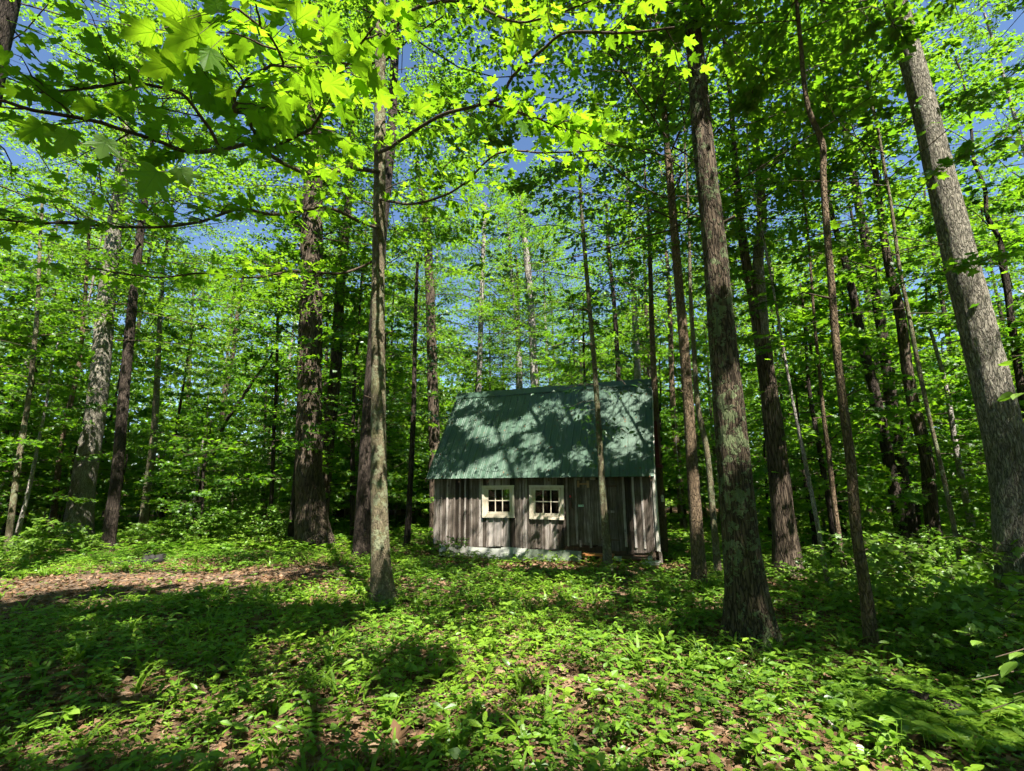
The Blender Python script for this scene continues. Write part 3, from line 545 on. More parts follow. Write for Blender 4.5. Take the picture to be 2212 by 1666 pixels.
bough([(818, 430, 7.5), (900, 440, 6.6), (1000, 400, 5.8), (1080, 330, 5.2), (1180, 330, 5.0), (1300, 325, 4.8)], .022, ntw=26, per=5, seed=8, twl=.55)
bough([(818, 560, 7.6), (740, 590, 7.2), (640, 585, 6.6), (540, 600, 6.0), (440, 590, 5.6), (330, 600, 5.2), (200, 580, 5)], .02, ntw=26, per=5, seed=9, twl=.6)
bough([(480, 323, 3.5), (400, 210, 3.2), (300, 180, 3.0), (200, 190, 2.7), (90, 200, 2.5)], .012, ntw=12, per=5, seed=11, twl=.45)
# the largest leaves at the tip of the bough, each turned the way the photo shows
rng = np.random.default_rng(55); tip = MB(); twg = MB(); AP = []; AH = []; AN = []; AL = []
for px, py, Y, w, ang, tilt in [(335, 68, 1.55, 96, 200, .3), (395, 40, 1.6, 100, 150, .2), (430, 75, 1.55, 110, 215, .35), (380, 140, 1.55, 98, 205, .3), (470, 25, 1.65, 92, 100, .2), (455, 105, 1.6, 80, 265, .6), (590, 20, 1.8, 84, 60, .2), (640, 45, 1.85, 80, 20, .2), (650, 85, 1.9, 72, 5, .25), (560, 90, 1.9, 60, 240, .3),
                               (645, 125, 2.0, 66, 320, .2), (690, 190, 2.2, 56, 300, .3), (585, 185, 2.2, 56, 250, .3), (500, 190, 2.1, 52, 215, .3), (535, 115, 2.0, 60, 130, .3), (720, 120, 2.2, 62, 20, .3), (760, 140, 2.3, 60, 340, .3), (795, 165, 2.4, 66, 320, .3), (340, 370, 1.6, 92, 250, 1.1), (390, 365, 1.7, 70, 300, 1.0), (150, 290, 2.0, 66, 250, .8), (230, 300, 2.0, 66, 265, .9), (90, 270, 2.0, 70, 230, .5),
                               (600, 55, 1.8, 60, 100, .3), (540, 5, 1.7, 80, 120, .3), (700, 60, 2.0, 60, 30, .3), (1120, 100, 3.2, 50, 60, .2), (1130, 265, 3.4, 44, 270, .4), (1240, 265, 3.5, 44, 10, .3), (1095, 245, 3.6, 46, 230, .3), (850, 190, 3.0, 46, 330, .3), (900, 240, 3.2, 46, 20, .3)]:
    p = at(px, py, Y); a = math.radians(ang); h = np.array(_R) * math.cos(a) + np.array(_U) * math.sin(a) - np.array(_F) * .25
    toc = unit(np.array([0, 0, EYE]) - p); nn = unit(np.array([0, 0, 1.0]) * (1 - .6 * tilt) - toc * (.9 + .3 * tilt) + rng.normal(0, .15, 3)); Ls = w / FPX * Y * .84
    AP.append(p); AH.append(h); AN.append(nn); AL.append(Ls); k = np.argmin(np.linalg.norm(Q4 - p, axis=1)); q = Q4[k]
    if np.linalg.norm(q - p) < .45: twg.tube(np.stack([p, (p + q) / 2 + [0, 0, .02], q]) - b6, np.array([.0012, .0016, .0022]), 4, 0)
vv = rng.uniform(.35, 1, len(AP)); leaves(tip, T_MAPLE, np.array(AP) - b6, np.array(AH), np.array(AN), np.array(AL), vv); leaves(tip, T_RIBS, np.array(AP) - b6, np.array(AH), np.array(AN), np.array(AL), vv * .4 - .2)
tw_o = obj('twigs', twg.mesh('twigs', [BARK_TWIG]), root6); obj('leaves', tip.mesh('leaves', [LEAF_NEAR]), tw_o)

# a young beech just outside the right edge reaching in with long leaves
b = np.array([4.3, 2.9, float(gz(4.3, 2.9))])
be = thing('beech_sapling', 'young beech reaching in from the right edge with large oval leaves', 'tree', b); mb = MB(); lf = MB(); rng = np.random.default_rng(71)
pz = np.array([b, b + [-.02, 0, 1.2], b + [.05, .02, 2.4], b + [.0, .05, 4.2]]); Q, rr, _ = resample(pz, [.03, .024, .018, .008], 24); mb.tube(Q - b, rr, 10, 0)
obj('trunk', mb.mesh('trunk', [BARK_MAPLE]), be); 
for px, py, Y, n, sp in [(2150, 295, 2.6, 7, .16), (2195, 330, 2.6, 5, .15), (2185, 770, 2.5, 10, .16), (2205, 830, 2.4, 8, .15), (2150, 1420, 2.6, 12, .2), (2100, 1470, 2.7, 8, .17), (2190, 1500, 2.5, 12, .2), (2120, 1540, 2.5, 8, .2), (2200, 640, 2.6, 5, .14)]:
    e = at(px, py, Y); s0 = Q[np.argmin(np.abs(Q[:, 2] - (e[2] + .1)))]; mid = (e + s0) / 2 + [0, 0, .08]
    wd = MB(); lf = MB(); AP = []; AH = []; wd.tube(np.stack([s0, mid, e]) - b, np.array([.007, .005, .002]), 5, 0)
    for k in range(n):
        u = rng.uniform(.45, 1.05); p = s0 + (e - s0) * u + rng.normal(0, .05, 3); AP.append(p); AH.append((e - s0) * .8 + rng.normal(0, .25, 3) + [0, 0, -.2])
    AP = np.array(AP); leaves(lf, T_OVATE, AP - b, np.array(AH), np.array([0, 0, 1.0]) - unit(np.array([0, 0, EYE]) - AP) * .3 + rng.normal(0, .3, AP.shape), rng.uniform(.07, .125, len(AP)), rng.uniform(.1, 1, len(AP)))
    br = obj('branch', wd.mesh('branch', [BARK_TWIG]), be); obj('leaves', lf.mesh('leaves', [LEAF_PALE]), br)

# leafy tufts along the door sapling and the tag on the gable trunk
rng = np.random.default_rng(81); r11, b11, P11 = R11[0], R11[1], R11[2]
for px, py in [(1250, 900), (1260, 915), (1345, 930), (1330, 915), (1370, 940), (1230, 880), (1265, 950), (1310, 940), (1340, 850), (1220, 840), (1180, 850), (1290, 1000), (1275, 930), (1400, 850)]:
    lf = MB(); AP = []; AH = []; e = at(px, py, b11[1] + rng.normal(0, .3)); z = e[2] - b11[2] + .15; s0 = b11 + np.array([np.interp(z, P11[:, 2], P11[:, k]) for k in (0, 1, 2)])
    lf.tube(np.stack([s0, (s0 + e) / 2 + [0, 0, .05], e]) - b11, np.array([.006, .004, .002]), 4, 1)
    for k in range(9): AP.append(s0 + (e - s0) * rng.uniform(.4, 1.1) + rng.normal(0, .07, 3)); AH.append((e - s0) + rng.normal(0, .4, 3) + [0, 0, -.3])
    AP = np.array(AP); leaves(lf, T_OVATE, AP - b11, np.array(AH), np.array([0, 0, 1.0]) + rng.normal(0, .45, AP.shape), rng.uniform(.09, .15, len(AP)), rng.random(len(AP)))
    obj('sprig', lf.mesh('sprig', [LEAF_DARK, BARK_TWIG]), r11)

# ------------------------------------------------------------------ forest floor
def floor_mat(name, dark, mid, light, soil, fleck=1.0):
    mt, t, out = newmat(name); v = coords(t)
    w = noise(t, v, 9, 3, 0.6, 1); vw = t.nodes.new('ShaderNodeVectorMath'); vw.operation = 'MULTIPLY_ADD'; t.links.new(w, vw.inputs[0]); vw.inputs[1].default_value = (.09, .09, .09); t.links.new(v, vw.inputs[2])
    c1 = voro(t, vw.outputs[0], 19, 'F1', 'Color'); d1 = voro(t, vw.outputs[0], 19, 'F1', 'Distance')
    sep = N(t, 'SeparateColor'); t.links.new(c1, sep.inputs[0])
    col = ramp(t, sep.outputs[0], [(0.1, dark), (0.45, mid), (0.9, light)])
    col = mixc(t, math_(t, 'MULTIPLY', ramp(t, noise(t, v, 1.4, 5, .7), [(.42, (0, 0, 0)), (.6, (1, 1, 1))]), .8), col, soil)
    col = mixc(t, math_(t, 'MULTIPLY', noise(t, v, 45, 4), .5), col, dark)
    h = math_(t, 'ADD', math_(t, 'MULTIPLY', d1, -1.0), noise(t, v, 50, 4))
    principled(t, out, col, .95, bump(t, h, .9, .03), .1); return mt
M_FLOOR = floor_mat('leaf_litter_floor', (.055, .032, .018), (.15, .09, .052), (.30, .21, .145), (.075, .05, .03))
M_TRACK = floor_mat('bare_soil', (.055, .036, .024), (.125, .085, .058), (.25, .185, .14), (.10, .07, .048))
k = np.linspace(-1, 1, 301); gx = np.sinh(k * 5.0) / math.sinh(5.0) * 420; gy = gx + 9.0
X, Y = np.meshgrid(gx, gy); Z = gz(X, Y); V = np.stack([X, Y, Z], -1).reshape(-1, 3); n = len(k)
i, j = np.meshgrid(np.arange(n - 1), np.arange(n - 1)); a = (j * n + i).ravel(); F = np.stack([a, a + 1, a + n + 1, a + n], 1)
g = obj('forest_floor', mesh_np('forest_floor', V, F, [M_FLOOR], smooth=True)); g['kind'] = 'structure'
def strip(cl, wd, nx, ny, seed, lift):
    C, _, t = resample(np.array([[x, y, 0] for x, y in cl]), np.array(wd, float), nx); w = np.interp(t, np.linspace(0, t[-1], len(wd)), wd); T, _, _ = frames(C); Sd = np.stack([-T[:, 1], T[:, 0]], 1)
    u = np.linspace(-1, 1, ny); e = 1 + (fbm(np.stack([t * 1.3, np.zeros(nx), np.zeros(nx)], -1), 3, seed) - .5) * .9; e2 = 1 + (fbm(np.stack([t * 1.3, np.ones(nx) * 9, np.zeros(nx)], -1), 3, seed + 1) - .5) * .9
    ww = np.where(u[None] < 0, e[:, None], e2[:, None]) * w[:, None] * .5 * u[None]
    P = C[:, None, :2] + Sd[:, None] * ww[..., None]; Z = gz(P[..., 0], P[..., 1]) + lift
    V = np.concatenate([P, Z[..., None]], -1).reshape(-1, 3); i, j = np.meshgrid(np.arange(ny - 1), np.arange(nx - 1)); a = (j * ny + i).ravel()
    return V, np.stack([a, a + ny, a + ny + 1, a + 1], 1), C, w
TV, TF_, TC, TW = strip([(-20, 4.5), (-13, 6.6), (-9, 8.2), (-6.4, 9.1), (-4.3, 10.3), (-2.6, 11.1)], [7.2, 7.2, 6.4, 5.0, 2.6, .6], 150, 24, 61, .02)
tr = obj('dirt_track', mesh_np('dirt_track', TV, TF_, [M_TRACK], smooth=True)); tr['kind'] = 'structure'

# ------------------------------------------------------------------ the wood around the clearing
def clear(x, y):
    if y < 7.5: return True
    q = np.array([x, y]) - CAB_L; lx, ly = q @ cu, q @ cb
    if -1.2 < lx < CAB_W + 1.0 and -3.5 < ly < 5.0: return True
    if x < 4.2 and x > -5.2 and y < 15.5: return True
    if x <= -5.2 and y < 14.2 + (x + 5.2) * .12: return True
    if x >= 4.2 and y < 8.6: return True
    if any(r > .26 and y < b and abs(x * b / y - a) < r + .75 for a, b, r in PLACED): return True      # keep the view of the big trunks open
    return any(math.hypot(x - a, y - b) < r + .5 for a, b, r in PLACED)
def scatter(n, f, dmin, seed, tall=False):
    r = random.Random(seed); out = []; tries = 0
    while len(out) < n and tries < 20000:
        tries += 1; x, y = f(r)
        if y < 12.5 and -3 < x < 7.0 or tall and y < 14 and x < 12: continue
        if clear(x, y) or any(math.hypot(x - a, y - b) < dmin for a, b in out): continue
        out.append((x, y))
    return out
def sector(a0, a1, r0, r1):
    def f(r):
        a = math.radians(r.uniform(a0, a1)); d = math.sqrt(r.uniform(r0 * r0, r1 * r1)); return d * math.sin(a), d * math.cos(a)
    return f
def fill(name, cat, label, group, spots, trunks, crowns, seed, sc=(.8, 1.2), pick=None):
    r = random.Random(seed)
    for x, y in spots:
        i = r.randrange(len(crowns)) if pick is None else r.choice(pick); z = float(gz(x, y)); o = thing(name, label, cat, (x, y, z - .05), group); s_ = r.uniform(*sc); o.scale = (s_, s_, s_ * r.uniform(.9, 1.1)); o.rotation_euler = (r.gauss(0, .02), r.gauss(0, .02), r.uniform(0, 6.28))
        if trunks: obj('trunk', trunks[i], o)
        obj('crown', crowns[i], o)
LW = ('in the dense wood left of the cabin', 'in the wood behind the cabin', 'in the shady wood right of the cabin')
fill('forest_tree', 'tree', 'one of the tall leafy trees ' + LW[0], 'tall trees left of the cabin', scatter(15, sector(-52, -12, 18, 48), 4.2, 1, True), CAN_TR, CAN, 11)
fill('forest_tree', 'tree', 'one of the tall leafy trees ' + LW[1], 'tall trees behind the cabin', scatter(15, sector(-12, 17, 24, 54), 3.8, 2, True), CAN_TR, CAN, 12, (.75, 1.0))
fill('forest_tree', 'tree', 'one of the tall leafy trees ' + LW[2], 'tall trees right of the cabin', scatter(10, sector(17, 52, 15, 46), 4.5, 3, True), CAN_TR, CAN, 13)
fill('sapling', 'sapling', 'one of the slim leafy saplings ' + LW[0], 'saplings left of the cabin', scatter(110, sector(-53, -10, 15, 42), 1.2, 4), SAP_TR, SAP, 14, (.7, 1.3))
fill('sapling', 'sapling', 'one of the slim leafy saplings ' + LW[1], 'saplings behind the cabin', scatter(62, sector(-11, 17, 18, 42), 1.4, 5), SAP_TR, SAP, 15, (.7, 1.15))
fill('sapling', 'sapling', 'one of the slim leafy saplings ' + LW[2], 'saplings right of the cabin', scatter(82, sector(16, 53, 9.5, 40), 1.3, 6), SAP_TR, SAP, 16, (.7, 1.35))
SHRUB_L = [crown_mesh('crown', np.random.default_rng(330 + i), lambda z: (0, 0), .1, .7 + .2 * i, .55, 9, 4, 6, .12, T_STAR, LEAF_PALE, (10, 45), lambda t: 1 - .5 * t, spread=.6) for i in range(3)]
def band(r): 
    x = r.uniform(-15, -4.6); return x, 14.6 + (x + 5.2) * .12 + r.uniform(0, 4)
fill('shrub', 'shrub', 'one of the low leafy shrubs along the edge of the wood left of the cabin', 'low shrubs at the left edge of the wood', scatter(24, band, .8, 7), None, SHRUB, 17, (.35, .75))
def band2(r):
    x = r.uniform(4.3, 13); return x, max(8.7, x * .95 + r.uniform(-1, 5))
fill('shrub', 'shrub', 'one of the low leafy shrubs under the trees right of the cabin', 'low shrubs right of the cabin', scatter(13, band2, 1.0, 8), None, SHRUB, 18, (.4, .8))
def band3(r): return r.uniform(-3.5, 6.5), r.uniform(17.5, 22)
fill('shrub', 'shrub', 'one of the low leafy shrubs growing behind the cabin', 'low shrubs behind the cabin', scatter(16, band3, .8, 9), None, SHRUB, 19, (.8, 1.3))
for k_, (px, py, s_) in enumerate([(1745, 1262, .9), (1790, 1275, 1.0), (1860, 1290, 1.1), (1930, 1310, 1.2), (1990, 1335, 1.2), (2040, 1350, 1.1), (2120, 1380, 1.1), (1960, 1370, .8), (2170, 1350, 1.2), (2060, 1420, .8), (2185, 1440, 1.1), (1840, 1330, .6), (2000, 1450, .6), (2150, 1500, .8), (1900, 1270, 1.1), (2205, 1300, 1.2)]):
    P = ground_hit(px, py); o = thing('maple_seedling', 'one of the knee high pale leaved seedlings on the forest floor at right', 'seedling', (P[0], P[1], P[2] - .02), 'pale seedlings at right'); o.scale = (s_ * .72,) * 3; o.rotation_euler = (0, 0, k_ * 1.7); obj('leaves', SHRUB_L[k_ % 3], o)
for k_, (px, py, s_) in enumerate([(60, 1215, .8), (105, 1200, 1.0), (140, 1205, .8), (190, 1195, .7), (20, 1225, .7), (300, 1190, .7), (365, 1180, .7), (955, 1208, .45), (990, 1216, .5), (1020, 1218, .4)]):
    P = ground_hit(px, py); o = thing('maple_seedling', 'one of the leafy seedlings beyond the dirt track or at the cabin corner', 'seedling', (P[0], P[1], P[2] - .02), 'seedlings beyond the track'); o.scale = (s_,) * 3; o.rotation_euler = (0, 0, k_ * 2.1); obj('leaves', SHRUB_L[k_ % 3], o)
# the far wood, one mass
rng = np.random.default_rng(91); n = 170000; a = np.radians(rng.uniform(-56, 56, n)); ctr = np.exp(-((np.degrees(a) - 2) / 11) ** 2); hgt = rng.random(n) ** 1.15 * (31 - 19 * ctr) - .5; d = 44 + hgt * .7 + rng.uniform(0, 5, n)
P = np.stack([d * np.sin(a), d * np.cos(a), hgt], 1); P = P[fbm(P * .28, 3, 8) > np.interp(P[:, 2], [0, 9, 12, 30], [.15, .2, .40, .47])]; mb = MB()
leaves(mb, T_KITE, P, rng.normal(0, 1, P.shape), np.array([0, 0, 1.]) + rng.normal(0, .5, P.shape), rng.uniform(.3, .6, len(P)), rng.random(len(P)))
fw = obj('distant_woods', mb.mesh('distant_woods', [LEAF_CAN])); fw['kind'] = 'stuff'; fw['label'] = 'far leafy mass of the wood closing the view'; fw['category'] = 'woods'

n = 70000; a = np.radians(rng.uniform(62, 298, n)); d = rng.uniform(15, 25, n); hgt = rng.random(n) * 13 - .5  # unseen ring of leaves, added to keep low sky light off the clearing
P = np.stack([d * np.sin(a), d * np.cos(a), hgt], 1); P = P[fbm(P * .3, 3, 18) > .40]; mb = MB()
leaves(mb, T_KITE, P, rng.normal(0, 1, P.shape), np.array([0, 0, 1.]) + rng.normal(0, .5, P.shape), rng.uniform(.2, .45, len(P)), rng.random(len(P)))
fw = obj('added_woods_behind', mb.mesh('added_woods_behind', [LEAF_CAN])); fw['kind'] = 'stuff'; fw['label'] = 'unseen leafy mass added behind the viewpoint to block low sky light'; fw['category'] = 'woods'

# ------------------------------------------------------------------ the cabin
def wood_mat(name, dark, mid, light, stretch=.05, rough=.85, vscale=1.0, wear=None):
    mt, t, out = newmat(name); v = coords(t, (1, 1, stretch)); v1 = coords(t)
    a = N(t, 'Attribute'); a.attribute_name = 'var'
    n1 = noise(t, v, 38 * vscale, 6, .6); n2 = noise(t, v, 120 * vscale, 3, .6); n3 = noise(t, v1, 2.5, 4, .6)
    f = math_(t, 'ADD', math_(t, 'MULTIPLY', n1, .55), math_(t, 'ADD', math_(t, 'MULTIPLY', n2, .2), math_(t, 'ADD', math_(t, 'MULTIPLY', n3, .25), math_(t, 'MULTIPLY', math_(t, 'SUBTRACT', a.outputs['Fac'], .5), .5))))
    col = ramp(t, f, [(.3, dark), (.5, mid), (.7, light)])
    knots = ramp(t, voro(t, coords(t, (1, 1, .5)), 5, 'F1'), [(.0, (1, 1, 1)), (.07, (1, 1, 1)), (.10, (0, 0, 0))]); col = mixc(t, math_(t, 'MULTIPLY', knots, .55), col, dark)
    if wear: col = mixc(t, ramp(t, noise(t, v1, 14, 5, .7), [(.56, (0, 0, 0)), (.64, (1, 1, 1))]), col, wear)
    principled(t, out, col, rough, bump(t, math_(t, 'ADD', n1, n2), .5, .006), .2); return mt
M_WOOD = wood_mat('weathered_boards', (.026, .019, .014), (.11, .09, .076), (.36, .325, .305))
M_WOODB = wood_mat('brown_boards', (.045, .026, .017), (.10, .065, .045), (.18, .13, .095))
M_RAW = wood_mat('bare_lumber', (.16, .09, .045), (.28, .17, .09), (.40, .27, .16))
M_STEP = wood_mat('orange_lumber', (.20, .08, .025), (.33, .14, .045), (.45, .21, .08))
M_CREAM = wood_mat('cream_paint', (.26, .22, .16), (.46, .41, .32), (.56, .51, .42), .3, .65, .5)
M_WHITE = wood_mat('white_paint', (.30, .28, .25), (.55, .53, .48), (.70, .68, .62), .2, .6, .5, (.25, .2, .16))
M_REDP = wood_mat('dark_red_paint', (.05, .012, .012), (.09, .018, .02), (.13, .03, .03), .2, .6)
M_LOGEND = wood_mat('cut_log', (.06, .04, .03), (.13, .09, .065), (.22, .16, .12), .3)
def plain(name, c, rough=.6, metal=0.0, var=.25, sc=20):
    mt, t, out = newmat(name); v = coords(t); n_ = noise(t, v, sc, 5, .6); col = mixc(t, n_, tuple(x * (1 - var) for x in c), tuple(min(1, x * (1 + var)) for x in c)); b = principled(t, out, col, rough, bump(t, n_, .15, .005), .4); b.inputs['Metallic'].default_value = metal; return mt
def roof_mat():
    mt, t, out = newmat('green_roof_metal'); v = coords(t); vs = coords(t, (1, .12, .12))
    st = noise(t, vs, 22, 4, .6); sp = voro(t, v, 26, 'F1'); big = noise(t, v, 1.3, 4, .6)
    col = ramp(t, math_(t, 'ADD', math_(t, 'MULTIPLY', st, .6), math_(t, 'MULTIPLY', big, .4)), [(.3, (.030, .062, .042)), (.55, (.046, .086, .060)), (.75, (.08, .125, .095))])
    spn = N(t, 'SeparateColor'); t.links.new(voro(t, v, 26, 'F1', 'Color'), spn.inputs[0])
    dirt = math_(t, 'MULTIPLY', math_(t, 'LESS_THAN', sp, .16), math_(t, 'GREATER_THAN', spn.outputs[0], .72)); col = mixc(t, math_(t, 'MULTIPLY', dirt, .8), col, (.05, .035, .02))
    rust = ramp(t, noise(t, coords(t, (1, .5, .5)), 3.4, 6, .75), [(.70, (0, 0, 0)), (.76, (1, 1, 1))]); col = mixc(t, math_(t, 'MULTIPLY', rust, .7), col, (.20, .08, .03))
    r = ramp(t, big, [(.3, (.34,) * 3), (.7, (.5,) * 3)]); principled(t, out, col, r, bump(t, noise(t, v, 6, 3), .08, .02), .5); return mt
M_ROOF = roof_mat()
M_SHEET = plain('pale_sheet', (.28, .29, .26), .5, 0, .35, 5); M_SHEETG = plain('green_grey_sheet', (.12, .145, .105), .5, 0, .35, 5); M_SHEETD = plain('dull_sheet', (.16, .16, .14), .6, 0, .3, 6)
M_CONC = plain('concrete', (.36, .34, .28), .9, 0, .4, 14); M_SLAB = plain('pale_slab', (.50, .49, .45), .85, 0, .35, 18)
M_IRON = plain('rusty_iron', (.07, .04, .028), .7, .3, .5, 30); M_DARK = plain('dark_inside', (.03, .026, .022), .9); M_REDL = plain('red_cap', (.45, .03, .04), .4); M_PLATE = plain('green_white_plate', (.42, .62, .45), .5, 0, .15, 60); M_STONE = plain('pale_stone', (.5, .46, .42), .9, 0, .3, 25)
def glass_mat():
    mt, t, out = newmat('window_glass'); tr = N(t, 'BsdfTransparent'); g_ = N(t, 'BsdfGlossy'); g_.inputs['Roughness'].default_value = .03; tr.inputs[0].default_value = (.5, .54, .52, 1); fr = N(t, 'Fresnel'); fr.inputs[0].default_value = 1.45; mx = N(t, 'MixShader')
    t.links.new(fr.outputs[0], mx.inputs[0]); t.links.new(tr.outputs[0], mx.inputs[1]); t.links.new(g_.outputs[0], mx.inputs[2]); t.links.new(mx.outputs[0], out.inputs[0]); return mt
M_GLASS = glass_mat()
CD = 3.25; EZ, RZ, OV, RUN = 1.75, 4.33, .234, 1.857; SLP = (RZ - EZ) / RUN
def roof_z(y): return EZ + SLP * (min(y, CD - y) + OV)
cabin = thing('cabin', 'weathered grey board cabin with a steep green metal roof in the clearing', 'cabin', (CAB_L[0], CAB_L[1], 0), None, None, -CAB_YAW)
bx_, bz_ = zip(*[(0.034, .109), (.217, .053), (.644, .068), (1.011, .035), (1.2, .042), (1.605, .064), (1.937, .068), (2.246, .064), (2.405, -.002), (2.612, .034), (2.894, .052), (3.478, .066), (3.555, .153), (3.853, .177), (4.203, .175), (4.433, .183), (4.62, .1), (4.653, .069), (4.848, .076), (5.092, .006), (5.257, .052), (5.42, .085), (5.647, .107)])
OPEN = [(1.47, 2.23, .82, 1.52), (2.735, 3.50, .81, 1.515)]; DOOR = (3.86, 4.615, .18, 1.68)
rng = np.random.default_rng(33)
def boards(mb, x0, x1, zb, zt, y, th, holes, w=(.13, .23), M=None, gap=.006, ragged=.02):
    x = x0
    while x < x1 - .02:
        b_ = min(x1, x + rng.uniform(*w)); cuts = sorted({x, b_, *[h[k] for h in holes for k in (0, 1) if x < h[k] < b_]}); v_ = rng.random(); dy = rng.uniform(-.004, .004); rg = rng.uniform(-ragged, ragged); 
        for p, q in zip(cuts[:-1], cuts[1:]):
            lo = zb((p + q) / 2) + rg; hi = zt((p + q) / 2); hs = [h for h in holes if h[0] <= p + 1e-6 and h[1] >= q - 1e-6]
            segs = [(lo, hi)] if not hs else [(lo, hs[0][2]), (hs[0][3], hi)]
            for a_, c_ in segs:
                if c_ - a_ > .02: mb.box((p + gap / 2, y + dy, a_), (q - gap / 2, y + dy + th, c_), 0, v_, M, .003)
        x = b_
mb = MB(); zb = lambda x: float(np.interp(x, bx_, bz_))
boards(mb, .0, CAB_W, zb, lambda x: 2.03, 0, .022, OPEN + [(DOOR[0], DOOR[1], .0, DOOR[3])])
for x in list(np.arange(.22, 1.4, .175)) + [1.53, 1.72, 1.9, 2.08, 2.4, 2.55, 2.62, 2.8, 2.97, 3.15, 3.33, 3.62, 3.8]:    # battens over the joints, left half
    x = x + rng.uniform(-.02, .02); w_ = rng.uniform(.035, .055); hs = [h for h in OPEN if h[0] - .06 < x < h[1] + .06]; lo = zb(x) + rng.uniform(-.01, .05)
    for a_, c_ in ([(lo, 2.0)] if not hs else [(lo, hs[0][2] - .05), (hs[0][3] + .05, 2.0)]): mb.box((x, -.019, a_), (x + w_, -.005, c_), 0, rng.uniform(.35, .75), None, .004)
for x in (4.95, 5.17, 5.36): mb.box((x, -.019, .1 + rng.uniform(0, .1)), (x + .045, -.005, 2.0), 0, rng.uniform(.6, 1), None, .012)
mb.box((.0, .024, -.02), (CAB_W, .05, .15), 1, .3)
obj('front_wall', mb.mesh('front_wall', [M_WOOD, M_WOODB]), cabin)
Mx = lambda ox, sgn: (np.array([[0, sgn, 0], [1, 0, 0], [0, 0, 1.0]]), np.array([ox, 0, 0]))
for ox, sgn in ((CAB_W - .002, 1), (.002, -1)):
    mb = MB(); boards(mb, .03, CD - .03, lambda y: .07, lambda y: roof_z(y) - .10, -.022, .022, [], (.15, .22), Mx(ox, sgn)); obj('gable_wall', mb.mesh('gable_wall', [M_WOOD]), cabin)
mb = MB(); boards(mb, 0, CAB_W, lambda x: .07, lambda x: 2.03, CD - .022, .022, [(.77, 1.2, 1.07, 1.45)]); obj('rear_wall', mb.mesh('rear_wall', [M_WOODB]), cabin)
mb = MB(); mb.box((.03, .055, .05), (CAB_W - .03, CD - .03, .11)); obj('floor', mb.mesh('floor', [M_WOODB]), cabin)
mb = MB(); mb.box((.75, CD - .04, 1.25), (1.22, CD - .025, 1.268)); mb.box((.74, CD + .002, 1.04), (1.23, CD + .02, 1.07)); mb.box((.74, CD + .002, 1.45), (1.23, CD + .02, 1.49)); mb.box((.72, CD + .002, 1.03), (.77, CD + .022, 1.5)); obj('rear_window', mb.mesh('rear_window', [M_WOODB]), cabin)
# roof: ribbed metal sheets, ridge cap
def roof_slope(sg):
    xs = []; hs = []; x0, x1 = -.127, CAB_W + .03; n_ = 29; pit = (x1 - x0) / n_
    for q in range(n_):
        for f_, h_ in ((0, .0), (.05, .018), (.13, .018), (.18, 0), (.38, 0), (.41, .004), (.45, .004), (.48, 0), (.66, 0), (.69, .004), (.73, .004), (.76, 0)): xs.append(x0 + (q + f_) * pit); hs.append(h_)
    xs.append(x1); hs.append(0); xs = np.array(xs); hs = np.array(hs); nv = np.array([0, -SLP, 1]) / math.hypot(SLP, 1); m_ = 9; V = []
    for k_ in range(m_):
        f_ = k_ / (m_ - 1); y_ = -OV + RUN * f_; z_ = EZ + (RZ - EZ) * f_ + .004 * math.sin(k_ * 2.1)
        for th in (0, -.02): V.append(np.stack([xs, np.full(len(xs), y_) + nv[1] * (hs + th), np.full(len(xs), z_) + nv[2] * (hs + th)], 1))
    V = np.array(V); L_ = len(xs); V = V.reshape(-1, 3)
    if sg < 0: V[:, 1] = CD - V[:, 1]
    F = []
    for k_ in range(m_ - 1):
        for side in (0, 1):
            a_ = (2 * k_ + side) * L_ + np.arange(L_ - 1); b_ = a_ + 2 * L_; F.append(np.stack([a_, a_ + 1, b_ + 1, b_], 1) if side == 0 else np.stack([a_, b_, b_ + 1, a_ + 1], 1))
    for k_ in (0, m_ - 1): a_ = 2 * k_ * L_ + np.arange(L_ - 1); F.append(np.stack([a_, a_ + L_, a_ + L_ + 1, a_ + 1], 1))
    for e_ in (0, L_ - 1): a_ = np.arange(m_ - 1) * 2 * L_ + e_; F.append(np.stack([a_, a_ + 2 * L_, a_ + 3 * L_, a_ + L_], 1))
    return V, np.concatenate(F)
for sg in (1, -1): V, F = roof_slope(sg); obj('roof_slope', mesh_np('roof_slope', V, F, [M_ROOF], var=np.full(len(F), .5)), cabin)
mb = MB(); nx_ = 12; xs = np.linspace(-.15, CAB_W + .045, nx_); yc = RUN - OV; V = []
for x in xs:
    s_ = .006 * math.sin(x * 3); V += [[x, yc - .13, RZ - .13 * SLP + .05 + s_], [x, yc - .02, RZ + .045 + s_], [x, yc + .02, RZ + .045 + s_], [x, yc + .13, RZ - .13 * SLP + .05], [x, yc - .135, RZ - .13 * SLP + .028 + s_]]
F = []
for q in range(nx_ - 1):
    for e_ in ((4, 0), (0, 1), (1, 2), (2, 3)): F.append([q * 5 + e_[0], (q + 1) * 5 + e_[0], (q + 1) * 5 + e_[1], q * 5 + e_[1]])
mb.add(V, F, 0); obj('ridge_cap', mb.mesh('ridge_cap', [M_ROOF]), cabin)
mb = MB()                                   # rafters and eave boards under the sheets
for x in np.linspace(.02, CAB_W - .06, 8):
    for sg in (0, 1):
        y0, y1 = -.2, CAB_W * 0 + RUN - OV - .01; P_ = [[x, y, roof_z(y) + dz] for y in (y0, y1) for dz in (-.14, -.045)]; V = np.array(P_ + [[p[0] + .045, p[1], p[2]] for p in P_])
        if sg: V[:, 1] = CD - V[:, 1]
        mb.add(V, [[0, 1, 3, 2], [4, 6, 7, 5], [0, 4, 5, 1], [2, 3, 7, 6], [1, 5, 7, 3], [0, 2, 6, 4]], 0, .4)
obj('rafters', mb.mesh('rafters', [M_WOODB]), cabin)
